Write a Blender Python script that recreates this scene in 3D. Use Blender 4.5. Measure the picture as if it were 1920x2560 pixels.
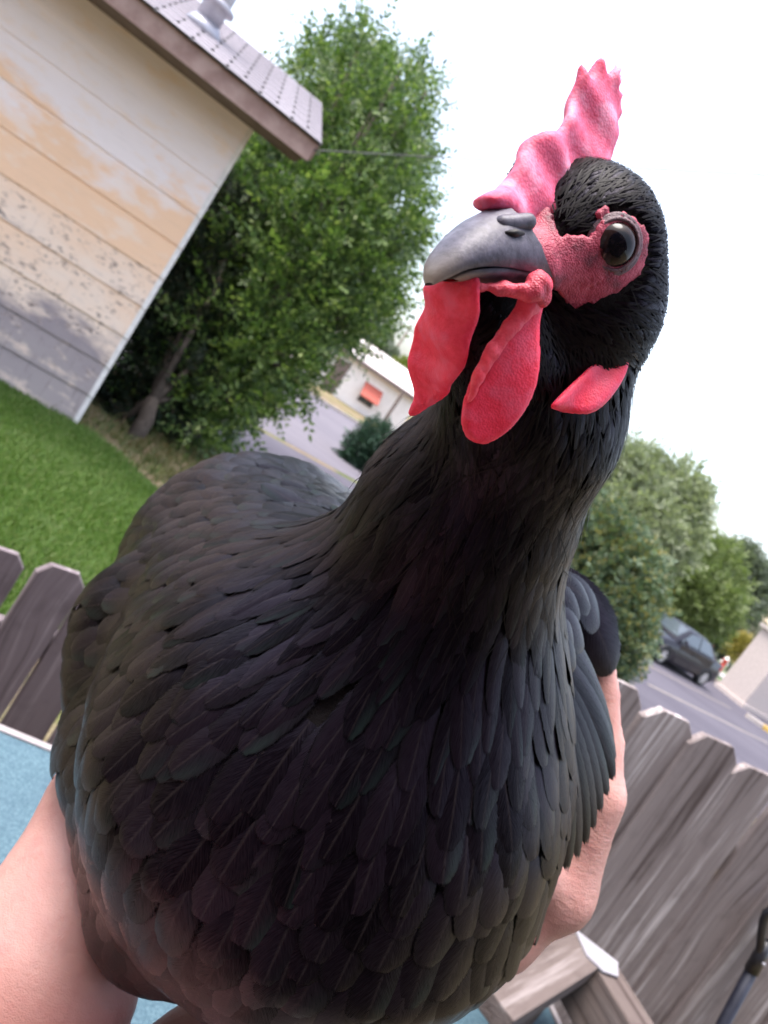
import bpy, bmesh, math, random
import numpy as np
from mathutils import Vector, Matrix

random.seed(7)
rng = np.random.default_rng(7)
R = math.radians
for o in list(bpy.data.objects):
    bpy.data.objects.remove(o)
sc = bpy.context.scene
COL = sc.collection

# ------------------------------------------------------------------ camera
FPX, PITCH, ROLL, CAMZ = 1900.0, R(8.3), R(34.5), 2.0
CP = np.array([0.0, 0.0, CAMZ])
fw = np.array([0, math.cos(PITCH), -math.sin(PITCH)])
r0 = np.array([1.0, 0, 0])
u0 = np.array([0, math.sin(PITCH), math.cos(PITCH)])
im_r = math.cos(ROLL) * r0 + math.sin(ROLL) * u0
im_u = -math.sin(ROLL) * r0 + math.cos(ROLL) * u0
cam = bpy.data.cameras.new('camera')
cam.sensor_fit = 'VERTICAL'
cam.sensor_height = 36.0
cam.sensor_width = 27.0
cam.lens = FPX / 2560 * 36.0
cam.clip_start = 0.01
cam.clip_end = 3000
cam.dof.use_dof = True
cam.dof.focus_distance = 0.225
cam.dof.aperture_fstop = 22
camo = bpy.data.objects.new('camera', cam)
COL.objects.link(camo)
camo.matrix_world = Matrix(((im_r[0], im_u[0], -fw[0], CP[0]), (im_r[1], im_u[1], -fw[1], CP[1]),
                            (im_r[2], im_u[2], -fw[2], CP[2]), (0, 0, 0, 1)))
sc.camera = camo

# ------------------------------------------------------------------ sky, sun, exposure
SUN_EL, SUN_AZ = R(74), R(250)          # azimuth clockwise from +Y : behind and left of the camera
world = bpy.data.worlds.new('World')
sc.world = world
world.use_nodes = True
wn, wl = world.node_tree.nodes, world.node_tree.links
bg = wn['Background']
sky = wn.new('ShaderNodeTexSky')
sky.sky_type = 'NISHITA'
sky.sun_disc = False
sky.sun_elevation = SUN_EL
sky.sun_rotation = SUN_AZ
sky.dust_density = 4.0
sky.ozone_density = 1.0
hs = wn.new('ShaderNodeHueSaturation')       # overcast: nearly colourless sky
hs.inputs['Saturation'].default_value = 0.68
wl.new(sky.outputs[0], hs.inputs['Color'])
wl.new(hs.outputs[0], bg.inputs['Color'])
bg.inputs['Strength'].default_value = 0.15
sl = bpy.data.lights.new('sun', 'SUN')
sl.energy = 0.9
sl.angle = R(30)
sl.color = (1.0, 0.96, 0.94)
so = bpy.data.objects.new('sun', sl)
COL.objects.link(so)
sd = Vector((math.sin(SUN_AZ) * math.cos(SUN_EL), math.cos(SUN_AZ) * math.cos(SUN_EL), math.sin(SUN_EL)))
so.rotation_euler = (-sd).to_track_quat('-Z', 'Y').to_euler()
so.location = (0, -3, 12)
sc.view_settings.view_transform = 'Standard'
sc.view_settings.look = 'None'
sc.view_settings.exposure = 1.95
sc.view_settings.gamma = 1.0
sc.view_settings.use_curve_mapping = False
sc.render.engine = 'CYCLES'
sc.render.resolution_x, sc.render.resolution_y = 768, 1024

# ------------------------------------------------------------------ helpers
def ray(px, py):
    """direction of a photo pixel, scaled to one metre along the optical axis"""
    dx, dy = px - 960.0, py - 1280.0
    return fw + (im_r * dx - im_u * dy) / FPX
def at(px, py, d):
    return CP + ray(px, py) * d
def hit_z(px, py, z):
    r = ray(px, py)
    return CP + r * ((z - CAMZ) / r[2])
def hit_plane(px, py, p0, n):
    r = ray(px, py)
    return CP + r * (np.dot(np.asarray(p0) - CP, n) / np.dot(r, n))
def project(P):
    d = np.asarray(P) - CP
    z = d @ fw
    return 960 + FPX * (d @ im_r) / z, 1280 - FPX * (d @ im_u) / z, z
def unit(v):
    v = np.asarray(v, float)
    return v / np.linalg.norm(v)
V = lambda p: Vector((float(p[0]), float(p[1]), float(p[2])))

def mesh_np(name, verts, faces, uv=None, smooth=True):
    """verts (n,3); faces (m,k) int array with constant k"""
    verts = np.ascontiguousarray(verts, dtype=np.float32)
    faces = np.ascontiguousarray(faces, dtype=np.int32)
    me = bpy.data.meshes.new(name)
    m, k = faces.shape
    me.vertices.add(len(verts)); me.vertices.foreach_set('co', verts.ravel())
    me.loops.add(m * k); me.loops.foreach_set('vertex_index', faces.ravel())
    me.polygons.add(m)
    me.polygons.foreach_set('loop_start', np.arange(0, m * k, k, dtype=np.int32))
    me.polygons.foreach_set('loop_total', np.full(m, k, dtype=np.int32))
    if smooth:
        me.polygons.foreach_set('use_smooth', np.ones(m, dtype=bool))
    if uv is not None:
        l = me.uv_layers.new(name='UVMap')
        l.data.foreach_set('uv', np.ascontiguousarray(uv[faces.ravel()], dtype=np.float32).ravel())
    me.update(calc_edges=True)
    me.validate()
    return me
def ob(name, me, mat=None, parent=None, label=None, cat=None, group=None, kind=None):
    o = bpy.data.objects.new(name, me)
    COL.objects.link(o)
    if mat is not None and me is not None and len(me.materials) == 0:
        me.materials.append(mat)
    if parent is not None:
        o.parent = parent
    if label: o['label'] = label
    if cat: o['category'] = cat
    if group: o['group'] = group
    if kind: o['kind'] = kind
    return o
def empty(name, loc, label, cat, group=None, rz=0.0):
    o = ob(name, None, label=label, cat=cat, group=group)
    o.location = V(loc)
    o.rotation_euler[2] = rz
    o.empty_display_size = 0.1
    return o
def bm_mesh(name, bm, smooth=False):
    me = bpy.data.meshes.new(name)
    bmesh.ops.recalc_face_normals(bm, faces=bm.faces)
    bm.to_mesh(me); bm.free()
    if smooth:
        for p in me.polygons: p.use_smooth = True
    return me
def box(bm, c, s, rot=None):
    """axis box of full size s at c, optional 3x3/4x4 rotation"""
    M = Matrix.Translation(V(c))
    if rot is not None: M = M @ rot.to_4x4()
    return bmesh.ops.create_cube(bm, size=1.0, matrix=M @ Matrix.Diagonal((s[0], s[1], s[2], 1)))['verts']
def bevel_all(bm, w, seg=1):
    bmesh.ops.bevel(bm, geom=list(bm.edges), offset=w, segments=seg, profile=0.6, affect='EDGES', clamp_overlap=True)
def box_mesh(name, c, s, bev=0.0, seg=1):
    bm = bmesh.new(); box(bm, c, s)
    if bev: bevel_all(bm, bev, seg)
    return bm_mesh(name, bm)
def tube(bm, pts, radii, seg=10, cap=True):
    pts = [V(p) for p in pts]
    if not hasattr(radii, '__len__'): radii = [radii] * len(pts)
    rings = []
    ref = Vector((0.13, 0.37, 0.92))
    for i, p in enumerate(pts):
        t = (pts[min(i + 1, len(pts) - 1)] - pts[max(i - 1, 0)]).normalized()
        x = t.cross(ref)
        if x.length < 0.05: x = t.cross(Vector((1, 0, 0)))
        x.normalize(); y = t.cross(x)
        rings.append([bm.verts.new(p + (x * math.cos(a) + y * math.sin(a)) * radii[i])
                      for a in [2 * math.pi * k / seg for k in range(seg)]])
    for i in range(len(rings) - 1):
        for k in range(seg):
            bm.faces.new((rings[i][k], rings[i][(k + 1) % seg], rings[i + 1][(k + 1) % seg], rings[i + 1][k]))
    if cap:
        bm.faces.new(rings[0][::-1]); bm.faces.new(rings[-1])
def prism(bm, poly, axis_o, ex, ey, ez, depth):
    """extrude a 2-D polygon (in ex, ey) along ez"""
    a = [bm.verts.new(V(np.asarray(axis_o) + ex * p[0] + ey * p[1])) for p in poly]
    b = [bm.verts.new(V(np.asarray(axis_o) + ex * p[0] + ey * p[1] + ez * depth)) for p in poly]
    bm.faces.new(a); bm.faces.new(b[::-1])
    for i in range(len(poly)):
        j = (i + 1) % len(poly)
        bm.faces.new((a[i], b[i], b[j], a[j]))

# ---- signed distance modelling -> one continuous quad mesh (naive surface nets)
def sd_cone(P, a, b, ra, rb):
    a, b = np.asarray(a), np.asarray(b)
    ba = b - a
    h = np.clip(((P - a) @ ba) / max(ba @ ba, 1e-12), 0, 1)
    return np.linalg.norm(P - a - h[..., None] * ba, axis=-1) - (ra + (rb - ra) * h)
def sd_ball(P, c, r):
    return np.linalg.norm(P - np.asarray(c), axis=-1) - r
def sd_ell(P, c, axes, rad):
    q = (P - np.asarray(c)) @ np.asarray(axes).T / np.asarray(rad)
    k = np.linalg.norm(q, axis=-1)
    return (k - 1.0) * min(rad)
def smin(a, b, k):
    h = np.clip(0.5 + 0.5 * (b - a) / k, 0, 1)
    return b + (a - b) * h - k * h * (1 - h)
def sd_poly(p, poly):
    """2-D signed distance to a polygon, p (...,2)"""
    poly = np.asarray(poly, float)
    d = np.full(p.shape[:-1], 1e9); s = np.ones(p.shape[:-1])
    n = len(poly)
    for i in range(n):
        a, b = poly[i], poly[i - 1]
        e = b - a; w = p - a
        h = np.clip((w @ e) / max(e @ e, 1e-16), 0, 1)
        q = w - h[..., None] * e
        d = np.minimum(d, (q * q).sum(-1))
        c1 = p[..., 1] >= a[1]; c2 = p[..., 1] < b[1]; c3 = e[0] * w[..., 1] > e[1] * w[..., 0]
        flip = (c1 & c2 & c3) | (~c1 & ~c2 & ~c3)
        s = np.where(flip, -s, s)
    return s * np.sqrt(d)
def sdf_mesh(name, fn, lo, hi, h):
    lo, hi = np.asarray(lo, float), np.asarray(hi, float)
    n = np.maximum(np.ceil((hi - lo) / h).astype(int) + 1, 3)
    ax = [lo[i] + np.arange(n[i]) * h for i in range(3)]
    # coarse pass first; only blocks near the surface are sampled finely
    bs = 6
    nb = -(-n // bs)
    cc = np.stack(np.meshgrid(*[lo[i] + (np.arange(nb[i]) * bs + (bs - 1) / 2) * h for i in range(3)], indexing='ij'), -1)
    C = fn(cc)
    F = np.repeat(np.repeat(np.repeat(C, bs, 0), bs, 1), bs, 2)
    near = np.argwhere(np.abs(C) < bs * h * 1.25)
    loc = np.stack(np.meshgrid(*[np.arange(bs)] * 3, indexing='ij'), -1).reshape(-1, 3)
    for c0 in range(0, len(near), 4000):
        ix = (near[c0:c0 + 4000, None, :] * bs + loc[None]).reshape(-1, 3)
        F[ix[:, 0], ix[:, 1], ix[:, 2]] = fn(lo + ix * h)
    F = F[:n[0], :n[1], :n[2]]
    I = F < 0
    acc = np.zeros(tuple(n - 1) + (3,)); cnt = np.zeros(tuple(n - 1))
    cells = [slice(0, -1), slice(1, None)]
    for axis in range(3):
        o1, o2 = [k for k in range(3) if k != axis]
        for p in (0, 1):
            for q in (0, 1):
                s0, s1 = [None] * 3, [None] * 3
                s0[axis], s1[axis] = cells[0], cells[1]
                s0[o1] = s1[o1] = cells[p]; s0[o2] = s1[o2] = cells[q]
                f0, f1 = F[tuple(s0)], F[tuple(s1)]
                x = (I[tuple(s0)] != I[tuple(s1)])
                t = np.where(x, f0 / np.where(x, f0 - f1, 1), 0)
                off = np.zeros(acc.shape); off[..., axis] = t; off[..., o1] = p; off[..., o2] = q
                acc += off * x[..., None]; cnt += x
    act = cnt > 0
    idx = np.full(act.shape, -1, int)
    cells_i = np.argwhere(act)
    idx[act] = np.arange(len(cells_i))
    verts = lo + h * (cells_i + acc[act] / cnt[act][:, None])
    quads = []
    for axis in range(3):
        o1, o2 = (axis + 1) % 3, (axis + 2) % 3
        s0, s1 = [slice(None)] * 3, [slice(None)] * 3
        s0[axis], s1[axis] = slice(0, -1), slice(1, None)
        e = np.argwhere(I[tuple(s0)] != I[tuple(s1)])
        ok = (e[:, o1] > 0) & (e[:, o2] > 0) & (e[:, o1] < n[o1] - 1) & (e[:, o2] < n[o2] - 1)
        e = e[ok]
        def cell(d1, d2):
            c = e.copy(); c[:, o1] += d1; c[:, o2] += d2
            return idx[c[:, 0], c[:, 1], c[:, 2]]
        q = np.stack([cell(-1, -1), cell(0, -1), cell(0, 0), cell(-1, 0)], 1)
        inside = I[e[:, 0], e[:, 1], e[:, 2]]
        q[~inside] = q[~inside][:, ::-1]
        quads.append(q)
    return mesh_np(name, verts, np.concatenate(quads))

# ---- materials
class NT:
    def __init__(self, name):
        self.m = bpy.data.materials.new(name); self.m.use_nodes = True
        self.t = self.m.node_tree; self.n = self.t.nodes; self.l = self.t.links
        self.b = self.n['Principled BSDF']; self.out = self.n['Material Output']
        self._tc = None
    def new(self, typ, **kw):
        nd = self.n.new('ShaderNode' + typ)
        for k, v in kw.items():
            if k in nd.inputs: self.set(nd.inputs[k], v)
            else: setattr(nd, k, v)
        return nd
    def set(self, sock, v):
        if isinstance(v, bpy.types.NodeSocket): self.l.new(v, sock)
        else: sock.default_value = v
    def tc(self, which='Object'):
        if self._tc is None: self._tc = self.n.new('ShaderNodeTexCoord')
        return self._tc.outputs[which]
    def map(self, vec, scale=(1, 1, 1), loc=(0, 0, 0), rot=(0, 0, 0)):
        nd = self.new('Mapping', Vector=vec)
        nd.inputs['Scale'].default_value = scale; nd.inputs['Location'].default_value = loc; nd.inputs['Rotation'].default_value = rot
        return nd.outputs[0]
    def noise(self, vec, scale=5, detail=4, rough=0.55, dist=0.0, out='Fac'):
        nd = self.new('TexNoise', Vector=vec, Scale=scale, Detail=detail, Roughness=rough, Distortion=dist)
        return nd.outputs[out]
    def ramp(self, fac, stops, interp='LINEAR'):
        nd = self.new('ValToRGB', Fac=fac)
        cr = nd.color_ramp; cr.interpolation = interp
        while len(cr.elements) < len(stops): cr.elements.new(0.5)
        for e, (p, c) in zip(cr.elements, stops):
            e.position = p
            e.color = (c, c, c, 1) if not hasattr(c, '__len__') else (c[0], c[1], c[2], 1)
        return nd.outputs[0]
    def mix(self, fac, a, b, blend='MIX'):
        nd = self.n.new('ShaderNodeMix'); nd.data_type = 'RGBA'; nd.blend_type = blend
        self.set(nd.inputs[0], fac)
        for i, v in ((6, a), (7, b)):
            if hasattr(v, '__len__') and len(v) == 3: v = (v[0], v[1], v[2], 1)
            self.set(nd.inputs[i], v)
        return nd.outputs[2]
    def math(self, op, a, b=0.0, c=0.0, clamp=False):
        nd = self.n.new('ShaderNodeMath'); nd.operation = op; nd.use_clamp = clamp
        for i, v in enumerate((a, b, c)): self.set(nd.inputs[i], v)
        return nd.outputs[0]
    def range(self, v, a, b, c=0.0, d=1.0, smooth=True):
        nd = self.n.new('ShaderNodeMapRange')
        nd.interpolation_type = 'SMOOTHSTEP' if smooth else 'LINEAR'
        for i, x in enumerate((v, a, b, c, d)): self.set(nd.inputs[i], x)
        return nd.outputs[0]
    def sep(self, v):
        return self.new('SeparateXYZ', Vector=v).outputs
    def comb(self, x, y, z):
        nd = self.n.new('ShaderNodeCombineXYZ')
        for i, v in enumerate((x, y, z)): self.set(nd.inputs[i], v)
        return nd.outputs[0]
    def vadd(self, a, b):
        nd = self.n.new('ShaderNodeVectorMath'); nd.operation = 'ADD'
        self.set(nd.inputs[0], a); self.set(nd.inputs[1], b)
        return nd.outputs[0]
    def bump(self, h, strength=0.3, dist=0.01, normal=None):
        nd = self.new('Bump', Height=h, Strength=strength, Distance=dist)
        if normal is not None: self.l.new(normal, nd.inputs['Normal'])
        return nd.outputs[0]
    def done(self, color=None, rough=None, normal=None, **kw):
        if color is not None:
            if hasattr(color, '__len__') and not isinstance(color, bpy.types.NodeSocket): color = (color[0], color[1], color[2], 1)
            self.set(self.b.inputs['Base Color'], color)
        if rough is not None: self.set(self.b.inputs['Roughness'], rough)
        if normal is not None: self.l.new(normal, self.b.inputs['Normal'])
        for k, v in kw.items(): self.set(self.b.inputs[k.replace('_', ' ')], v)
        return self.m

def m_noise(name, c1, c2, scale=8, rough=0.7, bump=0.2, bdist=0.01, detail=6, spec=0.4, metal=0.0):
    t = NT(name); f = t.noise(t.tc(), scale, detail, 0.6)
    return t.done(t.mix(t.range(f, 0.3, 0.7), c1, c2), rough, t.bump(f, bump, bdist), Specular_IOR_Level=spec, Metallic=metal)

def m_wood(name, dark, mid, light, sx=1.0, relief=0.004, axis='z', contrast=1.0):
    t = NT(name)
    rnd = t.new('ObjectInfo').outputs['Random']
    p = t.sep(t.tc())
    x, y, z = (p[0], p[1], p[2]) if axis == 'z' else (p[2], p[1], p[0])
    x = t.math('ADD', x, t.math('MULTIPLY', rnd, 37.0)); z = t.math('ADD', z, t.math('MULTIPLY', rnd, 91.0))
    # knots: sparse cells that push the grain aside
    vor = t.new('TexVoronoi', Vector=t.comb(t.math('MULTIPLY', x, 4.6 * sx), 0.0, t.math('MULTIPLY', z, 1.5)), Scale=1.0, Randomness=1.0)
    kd = vor.outputs['Distance']
    knot = t.range(kd, 0.0, 0.34, 1.0, 0.0)
    xw = t.math('ADD', t.math('MULTIPLY', x, sx), t.math('MULTIPLY', knot, 0.03))
    wob = t.noise(t.comb(t.math('MULTIPLY', x, 3.0), y, t.math('MULTIPLY', z, 1.3)), 1.0, 2, 0.5)
    xw = t.math('ADD', xw, t.math('MULTIPLY', wob, 0.016))
    g1 = t.noise(t.comb(t.math('MULTIPLY', xw, 55.0), t.math('MULTIPLY', y, 30.0), t.math('MULTIPLY', z, 1.6)), 1.0, 5, 0.62)
    g2 = t.noise(t.comb(t.math('MULTIPLY', xw, 260.0), t.math('MULTIPLY', y, 120.0), t.math('MULTIPLY', z, 5.0)), 1.0, 4, 0.65)
    g3 = t.noise(t.comb(t.math('MULTIPLY', xw, 16.0), t.math('MULTIPLY', y, 12.0), t.math('MULTIPLY', z, 0.9)), 1.0, 3, 0.5)
    g = t.math('ADD', t.math('MULTIPLY', g1, 0.5), t.math('ADD', t.math('MULTIPLY', g2, 0.22), t.math('MULTIPLY', g3, 0.34)))
    c = t.ramp(g, [(0.40, dark), (0.50, mid), (0.56, mid), (0.68, light)])
    kc = t.range(kd, 0.03, 0.11, 1.0, 0.0)
    c = t.mix(t.math('MULTIPLY', kc, 0.75), c, tuple(v * 0.45 for v in dark))
    bl = t.noise(t.tc(), 9.0, 5, 0.6)
    c = t.mix(t.range(bl, 0.5, 0.75, 0.0, 0.45), c, dark)
    h = t.math('SUBTRACT', g, t.math('MULTIPLY', kc, 0.12))
    return t.done(c, 0.85, t.bump(h, 0.85 * contrast, relief), Specular_IOR_Level=0.2)

def m_leaf(name, cols, trans=0.35, rough=0.45):
    """leaf: one of several tints per leaf, some light passing through"""
    t = NT(name)
    isl = t.new('NewGeometry').outputs['Random Per Island']
    n = len(cols)
    c = t.ramp(isl, [(i / max(n - 1, 1), cc) for i, cc in enumerate(cols)])
    t.done(c, rough, Specular_IOR_Level=0.35)
    tr = t.new('BsdfTranslucent', Color=t.mix(1.0, c, (1.0, 1.15, 0.6), 'MULTIPLY'))
    ms = t.new('MixShader', Fac=trans)
    t.l.new(t.b.outputs[0], ms.inputs[1]); t.l.new(tr.outputs[0], ms.inputs[2])
    t.l.new(ms.outputs[0], t.out.inputs['Surface'])
    return t.m

# ================================================================== SETTING
STZ = -0.5                                        # street level; the yard is at 0
def gz(x, y):
    t = np.clip((np.asarray(y, float) - 8.6) / 4.0, 0, 1)
    return STZ * t * t * (3 - 2 * t)

# ---- ground sheet
t = NT('soil_and_dry_grass')
p = t.tc()
f1 = t.noise(p, 0.9, 6, 0.65); f2 = t.noise(p, 14.0, 5, 0.7); f3 = t.noise(p, 0.12, 3, 0.5)
c = t.mix(t.range(f2, 0.35, 0.65), (0.13, 0.095, 0.06), (0.26, 0.20, 0.135))
c = t.mix(t.range(f1, 0.47, 0.62), c, (0.09, 0.11, 0.035))
c = t.mix(t.range(f3, 0.45, 0.65, 0, 0.6), c, (0.25, 0.21, 0.12))
M_ground = t.done(c, 0.95, t.bump(f2, 0.6, 0.03), Specular_IOR_Level=0.1)
xs = np.concatenate([[-1500, -600, -250, -120, -60, -35], np.arange(-22, 30, 1.0), [35, 60, 120, 250, 600, 1500]])
ys = np.concatenate([[-300, -60, -15], np.arange(-6, 20, 0.5), [22, 26, 32, 40, 60, 90, 150, 300, 600, 1500]])
gx, gy = np.meshgrid(xs, ys, indexing='ij')
gv = np.stack([gx, gy, gz(gx, gy)], -1).reshape(-1, 3)
ny = len(ys)
ii, jj = np.meshgrid(np.arange(len(xs) - 1), np.arange(ny - 1), indexing='ij')
a = (ii * ny + jj).ravel()
ob('ground', mesh_np('ground', gv, np.stack([a, a + ny, a + ny + 1, a + 1], 1)), M_ground, kind='structure')

def sheet(name, pts, mat, dz, sub=1):
    """flat polygon on the street, dz above street level"""
    bm = bmesh.new()
    vs = [bm.verts.new((p[0], p[1], STZ + dz)) for p in pts]
    bm.faces.new(vs)
    me = bm_mesh(name, bm)
    if me.polygons[0].normal.z < 0: me.flip_normals()
    return ob(name, me, mat, kind='structure')
def m_asphalt(name, c1, c2):
    t = NT(name); p = t.tc()
    f = t.noise(p, 40.0, 6, 0.75); g = t.noise(t.map(p, (0.25, 1.2, 1), rot=(0, 0, R(-28))), 1.0, 4, 0.6)
    c = t.mix(t.range(g, 0.35, 0.65), c1, c2)
    c = t.mix(t.range(f, 0.3, 0.75, 0, 0.35), c, tuple(v * 1.7 for v in c1))
    return t.done(c, 0.9, t.bump(f, 0.4, 0.01), Specular_IOR_Level=0.25)
M_asph = m_asphalt('asphalt', (0.070, 0.063, 0.080), (0.095, 0.086, 0.105))
M_asph2 = m_asphalt('faded_asphalt', (0.105, 0.095, 0.112), (0.14, 0.126, 0.142))
M_line = m_noise('worn_road_paint', (0.17, 0.145, 0.125), (0.26, 0.225, 0.20), 12, 0.8, 0.2)
M_conc = m_noise('kerb_concrete', (0.36, 0.31, 0.28), (0.50, 0.44, 0.40), 10, 0.9, 0.3)
# main road on the right: direction from its painted line
L1, L2 = hit_z(1644, 1724, STZ), hit_z(1909, 1855, STZ)
e1, e2 = hit_z(1619, 1664, STZ), hit_z(1824, 1770, STZ)
rd = unit(((L2 - L1) + (e2 - e1)) * np.array([1, 1, 0])); rn = np.array([-rd[1], rd[0], 0])
def road_pt(s, w):                                 # s along the road from L1, w across (positive away)
    return L1 + rd * s + rn * w
sheet('road', [road_pt(-14, -5.2), road_pt(60, -5.2), road_pt(60, 5.2), road_pt(-14, 5.2)], M_asph, 0.012)
we = float((e1 - L1) @ rn)
sheet('road_marking', [road_pt(-0.5, -0.06), road_pt(50, -0.06), road_pt(50, 0.06), road_pt(-0.5, 0.06)], M_line, 0.017)
sheet('road_marking', [road_pt(-0.5, we - 0.05), road_pt(float((e2 - L1) @ rd) , we - 0.05), road_pt(float((e2 - L1) @ rd), we + 0.05), road_pt(-0.5, we + 0.05)], M_line, 0.017)
# cross street behind the tree on the left
A1, A2 = hit_z(708, 947, STZ), hit_z(910, 1071, STZ)
B1, B2 = hit_z(560, 1020, STZ), hit_z(850, 1180, STZ)
cd = unit((A2 - A1) * np.array([1, 1, 0]))
sheet('road', [B1 - cd * 12, B2 + cd * 5, A2 + cd * 8, A1 - cd * 30], M_asph2, 0.008)
def strip_box(name, pa, pb, w, h, mat, kind='structure', z0=STZ - 0.05):
    d = unit((pb - pa) * np.array([1, 1, 0])); n = np.array([-d[1], d[0], 0])
    bm = bmesh.new()
    q = [pa, pb, pb + n * w, pa + n * w]
    lo = [bm.verts.new((v[0], v[1], z0)) for v in q]; hi = [bm.verts.new((v[0], v[1], STZ + h)) for v in q]
    bm.faces.new(hi); bm.faces.new(lo[::-1])
    for i in range(4): bm.faces.new((lo[i], lo[(i + 1) % 4], hi[(i + 1) % 4], hi[i]))
    bmesh.ops.bevel(bm, geom=[e for e in bm.edges if all(v in hi for v in e.verts)], offset=0.02, segments=2, affect='EDGES')
    return ob(name, bm_mesh(name, bm), mat, kind=kind)
strip_box('kerb', A1 - cd * 25, A2 + cd * 1.5, 0.18, 0.14, M_conc)
M_walk = m_noise('pavement_concrete', (0.34, 0.31, 0.31), (0.44, 0.40, 0.39), 6, 0.9, 0.2)
M_verge = m_noise('verge_grass', (0.045, 0.10, 0.02), (0.08, 0.16, 0.035), 25, 0.95, 0.8, 0.03)
we2 = 5.25
strip_box('kerb', road_pt(-1, we2), road_pt(40, we2), 0.18, 0.13, M_conc)
strip_box('verge', road_pt(-1, we2 + 0.18), road_pt(40, we2 + 0.18), 1.0, 0.12, M_verge)
strip_box('pavement', road_pt(-1, we2 + 1.18), road_pt(40, we2 + 1.18), 1.4, 0.135, M_walk)
strip_box('verge', road_pt(-1, we2 + 2.58), road_pt(40, we2 + 2.58), 9.0, 0.11, m_noise('far_lawn', (0.10, 0.13, 0.07), (0.16, 0.18, 0.10), 3, 0.95, 0.5, 0.03))

# ---- hills on the horizon
M_hill = m_noise('dry_hill', (0.30, 0.22, 0.15), (0.42, 0.32, 0.22), 0.02, 0.95, 0.2, 1.0)
hv, hf = [], []
nx_, nr_ = 90, 7
for i in range(nx_ + 1):
    ang = R(-60 + 120 * i / nx_)
    hgt = 24 + 7 * math.sin(i * 0.31) + 5 * math.sin(i * 0.83 + 1) + 3 * math.sin(i * 1.9)
    for j in range(nr_ + 1):
        tt = j / nr_
        rr = 420 + 300 * tt
        hv.append((rr * math.sin(ang), rr * math.cos(ang), STZ - 1 + hgt * math.sin(tt * math.pi / 2) ** 1.3 + 1.2 * math.sin(i * 2.3 + j * 1.7)))
for i in range(nx_):
    for j in range(nr_):
        k = i * (nr_ + 1) + j
        hf.append((k, k + 1, k + nr_ + 2, k + nr_ + 1))
hm = mesh_np('hills', np.array(hv), np.array(hf)); 
if hm.polygons[0].normal.z < 0: hm.flip_normals()
ob('hills', hm, M_hill, kind='structure')

# ---- lawn and its blades
lp = [hit_z(*q, 0.0)[:2] for q in [(-60, 935), (190, 1064), (270, 1112), (345, 1180), (520, 1330), (560, 1640), (-120, 1640)]]
lp[0] = lp[0] + np.array([-2.0, -0.3]); lp[6] = lp[6] + np.array([-0.3, 0.0])
bm = bmesh.new(); bm.faces.new([bm.verts.new((q[0], q[1], 0.006)) for q in lp])
lm = bm_mesh('lawn', bm)
if lm.polygons[0].normal.z < 0: lm.flip_normals()
M_lawn = m_noise('lawn_soil', (0.03, 0.06, 0.012), (0.05, 0.09, 0.02), 20, 0.95, 0.5, 0.02)
ob('lawn', lm, M_lawn, kind='structure')
M_grass = m_leaf('grass_blade', [(0.05, 0.11, 0.012), (0.09, 0.175, 0.024), (0.065, 0.135, 0.018), (0.16, 0.25, 0.055), (0.10, 0.175, 0.035), (0.20, 0.22, 0.08)], 0.3, 0.5)
lpa = np.array(lp); lo2, hi2 = lpa.min(0), lpa.max(0)
n = 260000
q = lo2 + rng.random((n, 2)) * (hi2 - lo2)
edge = sd_poly(q, lpa)
keep = edge < 0.10 * rng.standard_normal(n) - 0.02 + 0.08 * np.sin(q[:, 0] * 5 + q[:, 1] * 3)
q = q[keep]
dist = np.linalg.norm(q, axis=1)
keep = rng.random(len(q)) < np.clip(1.5 - dist / 9.0, 0.45, 1)
q = q[keep][:150000]
def blades(q, zb, h0, h1, w, lean):
    n = len(q)
    h = h0 + (h1 - h0) * rng.random(n)
    patch = 0.5 + 0.5 * np.sin(q[:, 0] * 2.1 + 1.3 * np.sin(q[:, 1] * 1.7)) * np.cos(q[:, 1] * 2.6 + q[:, 0])
    h = h * (0.75 + 0.5 * patch)
    a = rng.random(n) * 6.283; la = rng.random(n) * 6.283; ll = lean * h * (0.3 + rng.random(n)) * (0.6 + patch)
    ll_dir = np.stack([np.cos(la), np.sin(la)], 1); w_dir = np.stack([np.cos(a), np.sin(a)], 1) * (w * (0.7 + 0.6 * rng.random(n)))[:, None]
    b = np.concatenate([q, zb[:, None]], 1)
    mid = b.copy(); mid[:, :2] += ll_dir * (0.35 * ll)[:, None]; mid[:, 2] += h * 0.6
    tip = b.copy(); tip[:, :2] += ll_dir * ll[:, None]; tip[:, 2] += h
    W = np.concatenate([w_dir, np.zeros((n, 1))], 1)
    v = np.stack([b - W, b + W, mid + W * 0.8, mid - W * 0.8, tip], 1).reshape(-1, 3)
    k = np.arange(n)[:, None] * 5
    f = np.concatenate([k + np.array([[0, 1, 2]]), k + np.array([[0, 2, 3]]), k + np.array([[3, 2, 4]])], 0)
    return v, f
v, f = blades(q, np.zeros(len(q)), 0.035, 0.06, 0.0032, 0.7)
ob('grass', mesh_np('grass', v, f, smooth=False), M_grass, label='short vivid green lawn between fence and house', cat='grass', kind='stuff')
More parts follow.
